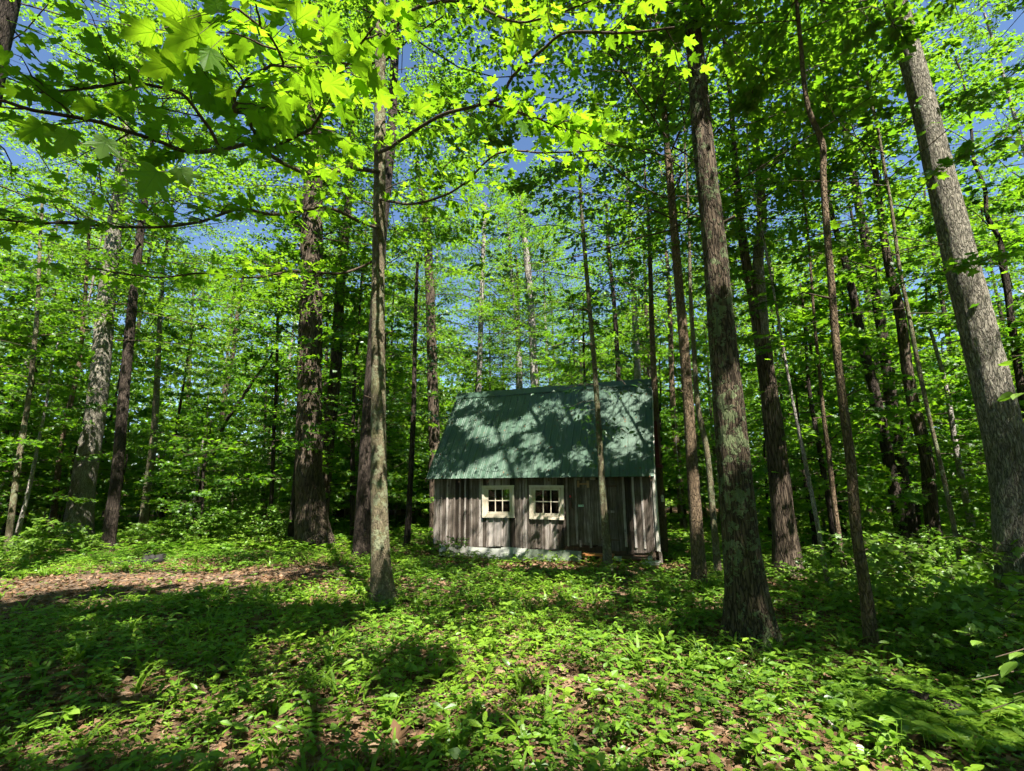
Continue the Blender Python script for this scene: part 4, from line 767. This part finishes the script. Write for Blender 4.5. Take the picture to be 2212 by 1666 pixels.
def rake(x0, x1, mat, nm, y0=-.22, y1=RUN - OV, dz=(-.11, -.035)):
    P_ = [[x0, y, roof_z(y) + d_] for y in (y0, y1) for d_ in dz]; V = np.array(P_ + [[x1, p[1], p[2]] for p in P_]); mb = MB(); mb.add(V, [[0, 1, 3, 2], [4, 6, 7, 5], [0, 4, 5, 1], [2, 3, 7, 6], [1, 5, 7, 3], [0, 2, 6, 4]], 0, .6); return obj(nm, mb.mesh(nm, [mat]), cabin)
rake(CAB_W + .034, CAB_W + .05, M_WHITE, 'rake_board'); rake(-.15, -.13, M_WOODB, 'rake_board')
mb = MB(); mb.box((CAB_W + .022, -.012, .1), (CAB_W + .05, .075, 2.0), 0, .8, None, .006); mb.box((CAB_W - .03, -.034, .12), (CAB_W + .03, -.021, 1.98), 0, .3, None, .006); obj('corner_board', mb.mesh('corner_board', [M_WHITE]), cabin)
mb = MB(); mb.box((CAB_W + .01, -.02, -.33), (CAB_W + .075, .06, .1), 0, .5, None, .01); obj('corner_post', mb.mesh('corner_post', [M_WOOD]), cabin)
mb = MB(); mb.box((CAB_W + .02, 1.15, 2.05), (CAB_W + .11, 2.05, 3.15), 0, .4); fo = obj('gable_window', mb.mesh('gable_window', [M_REDP]), cabin)
mb = MB(); mb.box((CAB_W + .02, 1.08, 1.98), (CAB_W + .16, 2.12, 2.045), 0, .7); obj('sill', mb.mesh('sill', [M_REDP]), fo)
# two six pane windows
def window(o0, o1, z0, z1, g0, g1, h0, h1, tilt):
    c_ = np.array([(o0 + o1) / 2, 0, (z0 + z1) / 2]); ca, sa = math.cos(tilt), math.sin(tilt); Rm = np.array([[ca, 0, -sa], [0, 1, 0], [sa, 0, ca]]); M = (Rm, c_ - Rm @ c_); mb = MB(); w1 = .052
    for lo, hi, y0 in (((o0, z0), (o1, z1), -.052),):
        mb.box((o0, y0, z0), (o0 + w1, -.021, z1 - w1), 0, .6, M); mb.box((o1 - w1, y0, z0), (o1, -.021, z1 - w1), 0, .6, M); mb.box((o0 - .006, y0 - .004, z1 - w1), (o1 + .006, -.021, z1), 0, .7, M); mb.box((o0 + w1, y0, z0), (o1 - w1, -.021, z0 + w1), 0, .6, M)
    i0, i1, k0, k1 = o0 + w1, o1 - w1, z0 + w1, z1 - w1; w2 = .038
    mb.box((i0, -.036, k0), (i0 + w2, .04, k1), 0, .4, M); mb.box((i1 - w2, -.036, k0), (i1, .04, k1), 0, .4, M); mb.box((i0 + w2, -.036, k1 - w2), (i1 - w2, .04, k1), 0, .4, M); mb.box((i0 + w2, -.036, k0), (i1 - w2, .04, k0 + w2), 0, .4, M)
    fr = obj('window', mb.mesh('window', [M_CREAM]), cabin); mb = MB(); i0 += w2; i1 -= w2; k0 += w2; k1 -= w2
    mb.box((i0, -.022, k0), (g0, .02, k1), 0, .5, M); mb.box((g1, -.022, k0), (i1, .02, k1), 0, .5, M); mb.box((g0, -.022, k0), (g1, .02, h0), 0, .5, M); mb.box((g0, -.022, h1), (g1, .02, k1), 0, .5, M)
    for q in (1, 2): x = g0 + (g1 - g0) * q / 3; mb.box((x - .011, -.018, h0), (x + .011, .012, h1), 0, .5, M)
    zm = (h0 + h1) / 2
    for q in range(3): a_ = g0 + (g1 - g0) * q / 3 + (.011 if q else 0); b_ = g0 + (g1 - g0) * (q + 1) / 3 - (.011 if q < 2 else 0); mb.box((a_, -.017, zm - .011), (b_, .011, zm + .011), 0, .5, M)
    obj('sash', mb.mesh('sash', [M_CREAM]), fr); mb = MB(); mb.box((g0 - .005, -.002, h0 - .005), (g1 + .005, .002, h1 + .005), 0, .5, M); obj('panes', mb.mesh('panes', [M_GLASS]), fr)
window(1.415, 2.285, .775, 1.568, 1.574, 2.153, .918, 1.463, .008); window(2.68, 3.552, .752, 1.563, 2.829, 3.42, .896, 1.444, -.012)
# door with its ironwork and wooden brackets
mb = MB(); x = DOOR[0] + .006
for w_ in (.14, .19, .13, .17, .108): mb.box((x, -.004 + rng.uniform(-.003, .003), DOOR[2] + rng.uniform(-.03, .02)), (x + w_ - .005, .02, DOOR[3] - .006), 0, rng.uniform(.25, .55), None, .003); x += w_
dr = obj('door', mb.mesh('door', [M_WOOD]), cabin)
def bracket(x0, x1, z0, z1, mat):
    mb = MB(); mb.box((x0, -.045, z0), (x0 + .045, -.008, z1), 0, .6, None, .006); mb.box((x1 - .05, -.045, z0 - .01), (x1, -.008, z1), 0, .7, None, .006); zm = (z0 + z1) / 2; mb.box((x0 + .045, -.038, zm - .022), (x1 - .05, -.012, zm + .022), 0, .5); return obj('bracket', mb.mesh('bracket', [mat]), dr)
bracket(3.893, 4.175, 1.512, 1.668, M_RAW); bracket(3.90, 4.19, .142, .30, M_WOOD)
for x0, x1, z_, h_, mt_ in ((4.40, 4.83, 1.535, .035, M_IRON), (4.40, 4.84, .325, .025, M_IRON), (4.56, 4.745, .955, .05, M_WOOD)):
    mb = MB(); mb.box((x0, -.034, z_ - h_ / 2), (x1, -.022, z_ + h_ / 2), 0, .6); mb.tube([[4.62, -.034, z_ - .05], [4.62, -.034, z_ + .05]], [.012, .012], 8, 0); obj('hinge', mb.mesh('hinge', [mt_]), dr)
mb = MB(); mb.box((4.2, -.01, .0), (4.64, .02, .172), 0, .2, None, .004); mb.box((3.86, -.006, .02), (4.19, .022, .165), 0, .1, None, .004); mb.box((3.55, -.012, .0), (3.855, -.003, .15), 0, .15, None, .01); obj('door_sill', mb.mesh('door_sill', [M_WOODB]), cabin)
# skirting sheets under the boards
def sheet(x0, x1, ztop, zbot, out0, out1, mat, seed, nm='skirting_sheet'):
    r = np.random.default_rng(seed); nx_ = max(6, int((x1 - x0) / .08)); nz_ = 5; xs = np.linspace(x0, x1, nx_); V = []; 
    for side in (0, .006):
        for k_ in range(nz_):
            f_ = k_ / (nz_ - 1); wv = (fbm(np.stack([xs * 3.5, np.full(nx_, f_ * 1.5), np.full(nx_, seed * 3.3)], -1), 3, seed) - .5) * .09; zt = ztop + (fbm(np.stack([xs * 4, xs * 0, xs * 0 + seed], -1), 2, seed) - .5) * .05; zl = zbot + (fbm(np.stack([xs * 3, xs * 0 + 5, xs * 0 + seed], -1), 2, seed) - .5) * .08
            V.append(np.stack([xs, -(out0 + (out1 - out0) * f_) - .03 - wv * f_ * 1.3 - side, zt * (1 - f_) + zl * f_], 1))
    V = np.array(V).reshape(-1, 3); F = []
    for s_ in (0, 1):
        for k_ in range(nz_ - 1): a_ = (s_ * nz_ + k_) * nx_ + np.arange(nx_ - 1); F.append(np.stack([a_, a_ + 1, a_ + nx_ + 1, a_ + nx_], 1))
    for k_ in (0, nz_ - 1): a_ = k_ * nx_ + np.arange(nx_ - 1); F.append(np.stack([a_, a_ + 1, a_ + 1 + nz_ * nx_, a_ + nz_ * nx_], 1))
    return obj(nm, mesh_np(nm, V, np.concatenate(F), [mat]), cabin)
for a in ((.22, .40, .06, -.18, 0, .04, M_SHEET, 1), (.42, 1.03, .07, -.22, .0, .02, M_SHEETD, 2), (1.05, 1.94, .05, -.21, .01, .07, M_SHEET, 3), (1.93, 2.62, .07, -.215, .02, .16, M_SHEET, 4), (2.60, 3.94, .05, -.24, .02, .10, M_SHEETG, 5), (4.68, 4.86, -.01, -.125, .01, .03, M_SHEET, 6)): sheet(*a)
mb = MB(); mb.tube([[4.2, .12, -.06], [4.9, .11, -.055], [5.6, .10, -.06]], [.065, .06, .065], 10, 0); mb.tube([[.1, .14, -.08], [2.2, .14, -.07], [4.1, .14, -.07]], [.07, .07, .07], 8, 0); obj('sill_log', mb.mesh('sill_log', [M_LOGEND]), cabin)
mb = MB(); mb.tube([[5.53, -.015, .03], [5.53, .6, .03]], [.078, .08], 14, 0); obj('floor_log', mb.mesh('floor_log', [M_LOGEND]), cabin)
mb = MB(); mb.box((.1, .3, -.35), (.35, .55, .05)); mb.box((2.6, .3, -.35), (2.85, .55, .05)); mb.box((.1, 2.8, -.35), (.35, 3.05, .05)); mb.box((5.2, 2.8, -.35), (5.45, 3.05, .05)); obj('foundation_pier', mb.mesh('foundation_pier', [M_CONC]), cabin)
mb = MB(); mb.box((3.895, -.012, 1.058), (4.022, -.005, 1.103), 0, .5); pl = obj('plate', mb.mesh('plate', [M_PLATE]), dr)
mb = MB()
for x0, x1 in ((3.905, 3.917), (3.922, 3.93), (3.936, 3.952), (3.957, 3.966)): mb.box((x0, -.0145, 1.084), (x1, -.0125, 1.09), 0, .5)
mb.box((3.985, -.0145, 1.074), (4.012, -.0125, 1.082)); mb.box((3.985, -.0145, 1.083), (3.998, -.0125, 1.089)); obj('lettering', mb.mesh('lettering', [M_DARK]), pl)

def cw(x, y, z):                           # cabin coordinates to world
    q = CAB_L + cu * x + cb * y; return np.array([q[0], q[1], z])
def loc_thing(nm, label, cat, x, y, z, rz=-CAB_YAW): return thing(nm, label, cat, cw(x, y, z), None, None, rz)
t_ = loc_thing('wall_lantern', 'small dark lantern with a red top hanging between the right window and the door', 'lantern', 3.712, -.04, 1.0); mb = MB()
mb.tube([[0, 0, .06], [0, 0, .075], [0, 0, .2], [0, 0, .22]], [.03, .034, .028, .012], 10, 0); mb.box((-.03, -.02, .0), (.05, .02, .055), 0, .5); obj('body', mb.mesh('body', [M_IRON]), t_)
mb = MB(); mb.tube([[0, 0, .27], [0, 0, .285], [0, 0, .31], [0, 0, .33]], [.012, .024, .022, .006], 10, 0); obj('cap', mb.mesh('cap', [M_REDL]), t_)
mb = MB(); mb.tube([[-.022, .0, .2], [-.012, 0, .26], [0, .0, .275], [.012, 0, .26], [.022, 0, .2]], [.003] * 5, 5, 0); obj('handle', mb.mesh('handle', [M_IRON]), t_)
gb = float(gz(*cw(4.33, -.3, 0)[:2]))
t_ = loc_thing('wooden_steps', 'orange wooden two tread steps below the cabin door', 'steps', 4.0, -.1, gb)
for z_, y0 in ((.03, -.22), (-.15, -.42)):
    mb = MB(); mb.box((0, y0, z_ - gb - .035), (.70, y0 + .13, z_ - gb), 0, .5, None, .004); mb.box((0, y0 + .14, z_ - gb - .035), (.70, y0 + .26, z_ - gb), 0, .7, None, .004); obj('tread', mb.mesh('tread', [M_STEP]), t_)
for x in (.06, .40, .6):
    mb = MB(); mb.box((x, -.2, -.02), (x + .045, .02, .03 - gb - .037), 0, .5); mb.box((x, -.4, -.02), (x + .045, -.205, -.15 - gb - .037), 0, .4); obj('stringer', mb.mesh('stringer', [M_RAW]), t_)
gb = float(gz(*cw(5.5, -.3, 0)[:2]))
t_ = loc_thing('concrete_pier', 'stubby concrete pier with a pale slab top at the cabin right corner', 'pier', 5.51, -.24, gb)
V, F = tube(np.array([[0, 0, z] for z in np.linspace(-.1, -.12 - gb, 6)]), np.full(6, .2), 4); V = (V @ np.array([[math.cos(.785), -math.sin(.785), 0], [math.sin(.785), math.cos(.785), 0], [0, 0, 1]])) * [1.12, .8, 1] + RNG.normal(0, .006, V.shape)
obj('block', mesh_np('block', V, F, [M_CONC]), t_)
nx_ = 14; a_ = np.linspace(0, 6.283, 24, endpoint=False); rr = .19 / np.maximum(np.abs(np.cos(a_)), np.abs(np.sin(a_))) + RNG.normal(0, .012, 24); mb = MB()
top = np.stack([rr * np.cos(a_) * 1.0, rr * np.sin(a_) * .85, np.full(24, -.075 - gb) + RNG.normal(0, .006, 24)], 1); bot = top * [.93, .93, 1] - [0, 0, .05]; bot[:, 2] += RNG.normal(0, .008, 24)
i_ = np.arange(24); mb.add(np.vstack([top, bot]), np.stack([i_ + 24, (i_ + 1) % 24 + 24, (i_ + 1) % 24, i_], 1)); mb.add(np.vstack([top, [[0, 0, -.07 - gb]]]), np.stack([i_, (i_ + 1) % 24, np.full(24, 24)], 1)); mb.add(np.vstack([bot, [[0, 0, -.12 - gb]]]), np.stack([(i_ + 1) % 24, i_, np.full(24, 24)], 1)); obj('slab', mb.mesh('slab', [M_SLAB]), t_)
def rock(nm, label, pos, size, mat, seed, cat='stone'):
    u, v = np.meshgrid(np.linspace(0, 2 * np.pi, 18, endpoint=False), np.linspace(0, np.pi, 10)); D = np.stack([np.sin(v) * np.cos(u), np.sin(v) * np.sin(u), np.cos(v)], -1).reshape(-1, 3); r_ = .75 + .5 * fbm(D * 1.8 + seed, 3, seed); V = D * r_[:, None] * np.array(size)
    i, j = np.meshgrid(np.arange(18), np.arange(9)); a = (j * 18 + i).ravel(); b_ = (j * 18 + (i + 1) % 18).ravel(); return thing(nm, label, cat, pos, None, mesh_np(nm, V, np.stack([a, b_, b_ + 18, a + 18], 1), [mat], smooth=True))
rock('stone', 'small pointed pale stone standing on the concrete pier', cw(5.49, -.2, -.03), (.05, .04, .065), M_STONE, 3)
# white tag on the gable trunk
rg, bg_, Pg = RG[0], RG[1], RG[2]; p = at(1431, 1078, bg_[1] - .13) - bg_; mb = MB(); mb.box(p + [-.035, -.02, -.07], p + [.035, .01, .07]); mb.box(p + [-.02, -.025, .03], p + [.02, .005, .1]); obj('tag', mb.mesh('tag', [M_WHITE]), rg)

# ------------------------------------------------------------------ things lying about
def log(nm, label, p0, p1, r, mat, cat='log', seed=1, sides=16, amp=.08):
    p0 = np.array(p0, float); p1 = np.array(p1, float); P = p0 + (p1 - p0) * np.linspace(0, 1, 9)[:, None] + np.random.default_rng(seed).normal(0, r * .12, (9, 3)); base = P[0].copy(); V, F = trunk_mesh(nm, P - base, np.full(9, r) * np.linspace(1, .85, 9), mat, sides, max(.02, r * .3), amp, 0, seed); mb = MB(); mb.add(V, F, 0, .5, True); n_ = len(V) // sides
    for ring in (0, n_ - 1): idx = np.arange(sides) + ring * sides; c_ = V[idx].mean(0); q = np.arange(sides); mb.add(np.vstack([V[idx], [c_]]), np.stack([q, (q + 1) % sides, np.full(sides, sides)], 1), 0)
    return thing(nm, label, cat, base, None, mb.mesh(nm, [mat]))
M_CHAR = plain('charred_wood', (.012, .011, .010), .8, 0, .5, 25); M_MOSSL = bark_mat('mossy_log', (.05, .04, .025), (.12, .10, .06), (.2, .17, .1), 2, .5, .4, None, 0, (.09, .12, .02))
G = lambda px, py: ground_hit(px, py)
a_ = G(325, 1222); log('charred_log', 'short black charred log lying beside the dirt track', a_ + [-.1, -.1, .08], a_ + [.12, .25, .12], .13, M_CHAR, seed=4)
a_ = G(285, 1222); log('charred_branch', 'long black charred branch lying left of the short charred log', a_ + [-.55, .1, .03], a_ + [.25, .05, .09], .05, M_CHAR, 'branch', seed=5, sides=10)
a_ = G(305, 1211); log('charred_stump', 'black stump end just behind the short charred log', a_ + [0, .1, -.05], a_ + [.05, .15, .16], .1, M_CHAR, 'stump', seed=6)
a_ = G(322, 1236); log('mossy_log', 'small mossy log at the edge of the dirt track', a_ + [-.22, 0, .03], a_ + [.22, .12, .04], .045, M_MOSSL, seed=7, sides=10)
a_, b_ = G(1785, 1580), G(1812, 1602); log('fallen_stick', 'short pale broken stick in the plants at lower right', a_ + [0, 0, .08], b_ + [0, 0, .07], .011, BARK_PALE, 'stick', seed=8, sides=8, amp=.02)
a_, b_ = G(1905, 1500), G(2075, 1555); log('fallen_log', 'dark rotting log half hidden under the ferns at lower right', a_ + [0, 0, .03], b_ + [0, 0, .04], .07, BARK_DARK, seed=9, sides=12)
def curl_leaf(nm, label, pos, L_, mat, h, nrm, group=None):
    V, F = T_MAPLE; H = unit(np.array(h, float)); Sd = unit(np.cross(H, nrm)); Nn = np.cross(Sd, H); C = V.copy(); C[:, 2] += C[:, 0] ** 2 * .9 + (C[:, 1] - .4) ** 2 * .35; W_ = (C[:, :1] * Sd + C[:, 1:2] * H + C[:, 2:] * Nn) * L_
    o = thing(nm, label, 'leaf', pos, group, mesh_np(nm, W_, F, [LITTER], var=np.full(len(F), .45))); return o
curl_leaf('dead_leaf', 'big curled brown dead leaf standing up at the bottom of the clearing', G(858, 1625) + [0, 0, .03], .15, LITTER, (-.25, .2, 1), (.2, -1, .5))
# the broad three leaved plant and other taller single plants
def broad_plant(label, px, py, hgt, L_, n_, seed, tmpl=T_OVATE, mat=None):
    r = np.random.default_rng(seed); b_ = G(px, py); o = thing('broad_leaved_plant', label, 'plant', b_); st = MB(); lf = MB(); top = np.array([.03, 0, hgt]); st.tube(np.array([[0, 0, -.02], [.01, 0, hgt * .5], top]), [.005, .004, .003], 6, 0); P = []; H = []
    for k_ in range(n_):
        a = k_ * 2.1 + r.normal(0, .25) + seed; zz = top - [0, 0, .05 * (k_ // 3) * 2]; d = np.array([math.cos(a), math.sin(a), .12]); e = zz + d * .05; st.tube(np.stack([zz, e]), [.003, .002], 4, 0); P.append(e); H.append(d + [0, 0, -.1])
    leaves(lf, tmpl, np.array(P), np.array(H), np.array([0, -.25, 1.0]) + r.normal(0, .12, (n_, 3)), L_ * r.uniform(.85, 1.1, n_), r.uniform(.5, 1, n_)); obj('stem', st.mesh('stem', [LEAF_LOW]), o); obj('leaves', lf.mesh('leaves', [mat or LEAF_PALE]), o)
broad_plant('bright broad leaved plant with a whorl of oval leaves at lower right', 1950, 1640, .22, .125, 5, 1)
broad_plant('single stem with a heart shaped leaf in the sunny patch at bottom centre', 825, 1500, .14, .10, 3, 2, T_HEART)
broad_plant('light green plant with pointed leaves at the bottom left corner', 30, 1530, .24, .12, 6, 3, T_LONG)
broad_plant('broad leaved plant in shade near the bottom left', 120, 1590, .15, .09, 4, 4)
broad_plant('leafy plant before the foot of the slim wavy trunk', 1935, 1440, .3, .1, 7, 5)
def fern(px, py, L_, seed):
    r = np.random.default_rng(seed); b_ = G(px, py); o = thing('fern', 'one of the low feathery ferns at lower right', 'fern', b_, 'ferns at lower right'); lf = MB()
    for k_ in range(6):
        a = k_ * 1.05 + r.normal(0, .2); d = np.array([math.cos(a), math.sin(a), 0]); s_ = np.linspace(.08, 1, 22); Q = d * (s_ * L_)[:, None] + np.array([0, 0, 1]) * (L_ * (.75 * s_ - .55 * s_ ** 2))[:, None]; lf.tube(Q, .003 * (1.1 - s_) + .0008, 3, 0); sd = np.array([-d[1], d[0], 0])
        for sg in (-1, 1): leaves(lf, T_LEAFLET, Q, np.tile(sd * sg + d * .45 + np.array([0, 0, -.12]), (22, 1)), np.tile([0, 0, 1.0], (22, 1)) + r.normal(0, .1, (22, 3)), L_ * .33 * np.sin(np.pi * (s_ * .92 + .06)) ** .8, r.uniform(.3, .9, 22))
    obj('fronds', lf.mesh('fronds', [LEAF_LOW]), o)
for k_, a in enumerate([(1870, 1500, .34), (1925, 1540, .3), (2010, 1580, .32), (1980, 1520, .36), (2090, 1600, .3), (1840, 1560, .28), (2080, 1520, .4), (2150, 1580, .36)]): fern(*a, k_ + 5)

# ------------------------------------------------------------------ ground plants, grass and dead leaves
rng = np.random.default_rng(17)
def in_cabin(P):
    q = P - CAB_L; lx, ly = q @ cu, q @ cb; return (lx > -.05) & (lx < CAB_W + .05) & (ly > -.12) & (ly < CD + .1)
def on_track(P): d = np.linalg.norm(P[:, None] - TC[None, ::3, :2], axis=2); k_ = d.argmin(1); return d[np.arange(len(P)), k_] < TW[::3][k_] * .46
def near_trunk(P):
    m_ = np.zeros(len(P), bool)
    for x, y, r in PLACED: m_ |= np.hypot(P[:, 0] - x, P[:, 1] - y) < r * .8
    return m_
def litter_patch(P):
    m_ = np.zeros(len(P))
    for px, py, rx, ry in ((1180, 1225, 150, 11), (1440, 1228, 50, 9), (640, 1258, 120, 6), (1010, 1215, 60, 6), (430, 1222, 120, 8)):
        c_ = G(px, py); e1 = G(px + rx, py); e2 = G(px, py + ry); m_ = np.maximum(m_, np.exp(-(((P[:, 0] - c_[0]) / (e1[0] - c_[0])) ** 2 + ((P[:, 1] - c_[1]) / (c_[1] - e2[1] + .3)) ** 2)))
    return m_
def wedge(n_, y0, y1, pw=1.0):
    y = (rng.random(n_) * (y1 ** (pw + 1) - y0 ** (pw + 1)) + y0 ** (pw + 1)) ** (1 / (pw + 1)); x = rng.uniform(-1, 1, n_) * (1.16 * y + .6); return np.stack([x, y], 1)
def spots_(n_, y0, y1, dens_seed, lo=.2, thr=.45, trk=.05, pw=1.0):
    P = wedge(n_, y0, y1, pw); d_ = fbm(np.stack([P[:, 0] * .9, P[:, 1] * .9, P[:, 0] * 0], -1), 3, dens_seed); k_ = np.where(d_ > thr, 1, lo) * (1 - .9 * litter_patch(P)); k_ = np.where(on_track(P), k_ * trk, k_); P = P[(rng.random(n_) < k_) & ~in_cabin(P) & ~near_trunk(P)]; return np.column_stack([P, gz(P[:, 0], P[:, 1])])
def hvec(a): return np.stack([np.cos(a), np.sin(a), np.zeros_like(a)], -1)
gc = MB()
def rosette(C, nl, L_, hgt, tmpl, tilt, vb, stem=.0018):
    n_ = len(C); H_ = rng.uniform(*hgt, n_); top = C + np.column_stack([rng.normal(0, .02, (n_, 2)), H_]); a0 = rng.random(n_) * 6.28; Ls = rng.uniform(*L_, n_); lean = rng.normal(0, .22, (n_, 3)) * [1, 1, 0]; v0 = np.clip(vb + rng.normal(0, .16, n_) + (fbm(C * .7, 2, 77) - .5) * 1.3, 0, 1)
    for k_ in range(nl):
        a = a0 + k_ * 6.283 / nl + rng.normal(0, .15, n_); h = hvec(a); t_ = rng.normal(tilt, .2, n_); h[:, 2] = t_; nn = np.array([0, 0, 1.0]) + lean + h * -t_[:, None] * .6 + rng.normal(0, .12, (n_, 3)); leaves(gc, tmpl, top, h, nn, Ls * rng.uniform(.8, 1.1, n_), np.clip(v0 + rng.normal(0, .07, n_), 0, 1))
    w_ = hvec(rng.random(n_) * 6.28) * stem; V = np.stack([C - w_ - [0, 0, .02], C + w_ - [0, 0, .02], top + w_ * .5, top - w_ * .5], 1).reshape(-1, 3); gc.add(V, np.arange(4 * n_).reshape(-1, 4), 0, np.repeat(v0, 1))
def stalk(C, hgt, L_, nl, tmpl, vb):
    n_ = len(C); H_ = rng.uniform(*hgt, n_); ld = hvec(rng.random(n_) * 6.28) * rng.uniform(.05, .35, n_)[:, None]; v0 = np.clip(vb + rng.normal(0, .18, n_), 0, 1); a0 = rng.random(n_) * 6.28
    f_ = lambda s: C + np.array([0, 0, 1]) * (H_ * s * (1 - .12 * s))[:, None] + ld * (H_ * s ** 2)[:, None]
    w_ = hvec(a0) * .0022
    for k_ in range(3): s0, s1 = k_ / 3, (k_ + 1) / 3; A_, B_ = f_(s0), f_(s1); gc.add(np.stack([A_ - w_, A_ + w_, B_ + w_ * .7, B_ - w_ * .7], 1).reshape(-1, 3), np.arange(4 * n_).reshape(-1, 4), 0, v0)
    for k_ in range(nl): s = .25 + .75 * (k_ + 1) / nl; a = a0 + k_ * 2.6 + rng.normal(0, .3, n_); h = hvec(a); h[:, 2] = rng.normal(.1, .25, n_); leaves(gc, tmpl, f_(s), h, np.array([0, 0, 1.0]) + rng.normal(0, .25, (n_, 3)), rng.uniform(*L_, n_), np.clip(v0 + rng.normal(0, .08, n_), 0, 1))
rosette(spots_(11000, 2.2, 7, 21, .2), 5, (.03, .058), (.03, .13), T_LEAFLET, .12, .5)
rosette(spots_(10000, 2.2, 8, 22, .2), 3, (.022, .046), (.03, .10), T_OVATE, .1, .62)
rosette(spots_(3000, 2.2, 7, 23, .3, .47), 2, (.05, .08), (.06, .16), T_HEART, .05, .7)
rosette(spots_(900, 2.2, 8, 24, .2, .5), 5, (.06, .1), (.10, .2), T_LEAFLET, .0, .45)
stalk(spots_(2600, 2.3, 12, 25, .2, .47), (.12, .32), (.06, .12), 6, T_LONG, .65)
rosette(spots_(26000, 7, 14, 26, .25), 4, (.04, .07), (.03, .14), T_KITE, .1, .55, .002)
rosette(spots_(9000, 7, 14, 27, .2), 4, (.05, .085), (.08, .22), T_LEAFLET, .05, .5, .002)
rosette(spots_(36000, 13, 30, 28, .5, .40), 4, (.09, .15), (.04, .3), T_KITE, .1, .55, .003)
gk = obj('ground_cover', gc.mesh('ground_cover', [LEAF_LOW])); gk['kind'] = 'stuff'; gk['label'] = 'low broad leaved woodland plants carpeting the forest floor'; gk['category'] = 'ground cover'
gr = MB()
C = spots_(1100, 2.4, 12, 31, .15, .5); 
for k_ in range(9):
    n_ = len(C); a = rng.random(n_) * 6.28; h = hvec(a) * rng.uniform(.15, .6, n_)[:, None]; h[:, 2] = 1; nn = -hvec(a) + rng.normal(0, .2, (n_, 3)) + [0, 0, .3]; leaves(gr, T_BLADE, C + np.column_stack([rng.normal(0, .02, (n_, 2)), np.zeros(n_)]), h, -nn * -1, rng.uniform(.12, .34, n_), np.clip(rng.normal(.55, .2, n_), 0, 1))
gg = obj('woodland_grass', gr.mesh('woodland_grass', [LEAF_GRASS])); gg['kind'] = 'stuff'; gg['label'] = 'loose tufts of thin green grass blades among the woodland plants'; gg['category'] = 'grass'
lt = MB()
def litter(P, L_):
    n_ = len(P); C = np.column_stack([P, gz(P[:, 0], P[:, 1]) + rng.uniform(.004, .03, n_)]); h = hvec(rng.random(n_) * 6.28); h[:, 2] = rng.normal(0, .25, n_); leaves(lt, T_OVATE if rng.random() < .0 else T_KITE, C, h, np.array([0, 0, 1.0]) + rng.normal(0, .45, (n_, 3)), rng.uniform(*L_, n_), np.clip(rng.normal(.55, .28, n_), 0, 1))
P = wedge(16000, 2.2, 8); litter(P[~in_cabin(P)], (.03, .09)); P = wedge(14000, 8, 14); litter(P[~in_cabin(P)], (.05, .11))
P = wedge(60000, 8, 14); P = P[(litter_patch(P) > .35) & ~in_cabin(P)][:5000]; litter(P, (.05, .11)); P = wedge(40000, 5, 13); P = P[on_track(P)][:2600]; litter(P, (.04, .1))
P = wedge(1500, 2.2, 7); n_ = len(P); h = hvec(rng.random(n_) * 6.28); leaves(lt, T_MAPLE, np.column_stack([P, gz(P[:, 0], P[:, 1]) + .025]), h + rng.normal(0, .2, (n_, 3)), np.array([0, 0, 1.0]) + rng.normal(0, .4, (n_, 3)), rng.uniform(.06, .11, n_), np.clip(rng.normal(.5, .25, n_), 0, 1))
ft = MB()
P = wedge(900, 2.3, 15); P = P[~in_cabin(P)][:420]
for q in P:
    a = rng.random() * 6.28; ln = rng.uniform(.12, .6) * (1 if rng.random() > .12 else 2.2); d = np.array([math.cos(a), math.sin(a), 0]); z0 = float(gz(*q)) + rng.uniform(.01, .05); b_ = np.array([q[0], q[1], z0]); k3 = rng.normal(0, .06, (4, 3)) * ln * [1, 1, .3]; pts = b_ + d * (np.linspace(0, 1, 4) * ln)[:, None] + k3; r0 = .002 + .008 * rng.random() ** 2; ft.tube(pts, np.array([1, .9, .75, .5]) * r0, 5, 0)
fo_ = obj('fallen_twigs', ft.mesh('fallen_twigs', [BARK_RED])); fo_['kind'] = 'stuff'; fo_['label'] = 'thin fallen twigs strewn over the forest floor'; fo_['category'] = 'twigs'
k_ = 150; xr = rng.uniform(0, CAB_W, k_); fr_ = rng.random(k_); yr = -OV + RUN * fr_; RP = np.array([cw(a, b, EZ + (RZ - EZ) * c + .016) for a, b, c in zip(xr, yr, fr_)]); nr = np.array([-cb[0] * SLP, -cb[1] * SLP, 1.0])
leaves(lt, T_KITE, RP, np.cross(np.tile(nr, (k_, 1)), rng.normal(0, 1, (k_, 3))), np.tile(nr, (k_, 1)) + rng.normal(0, .15, (k_, 3)), rng.uniform(.02, .06, k_), rng.uniform(0, .8, k_))
ll = obj('leaf_litter', lt.mesh('leaf_litter', [LITTER])); ll['kind'] = 'stuff'; ll['label'] = 'brown fallen dead leaves scattered over the forest floor'; ll['category'] = 'leaf litter'
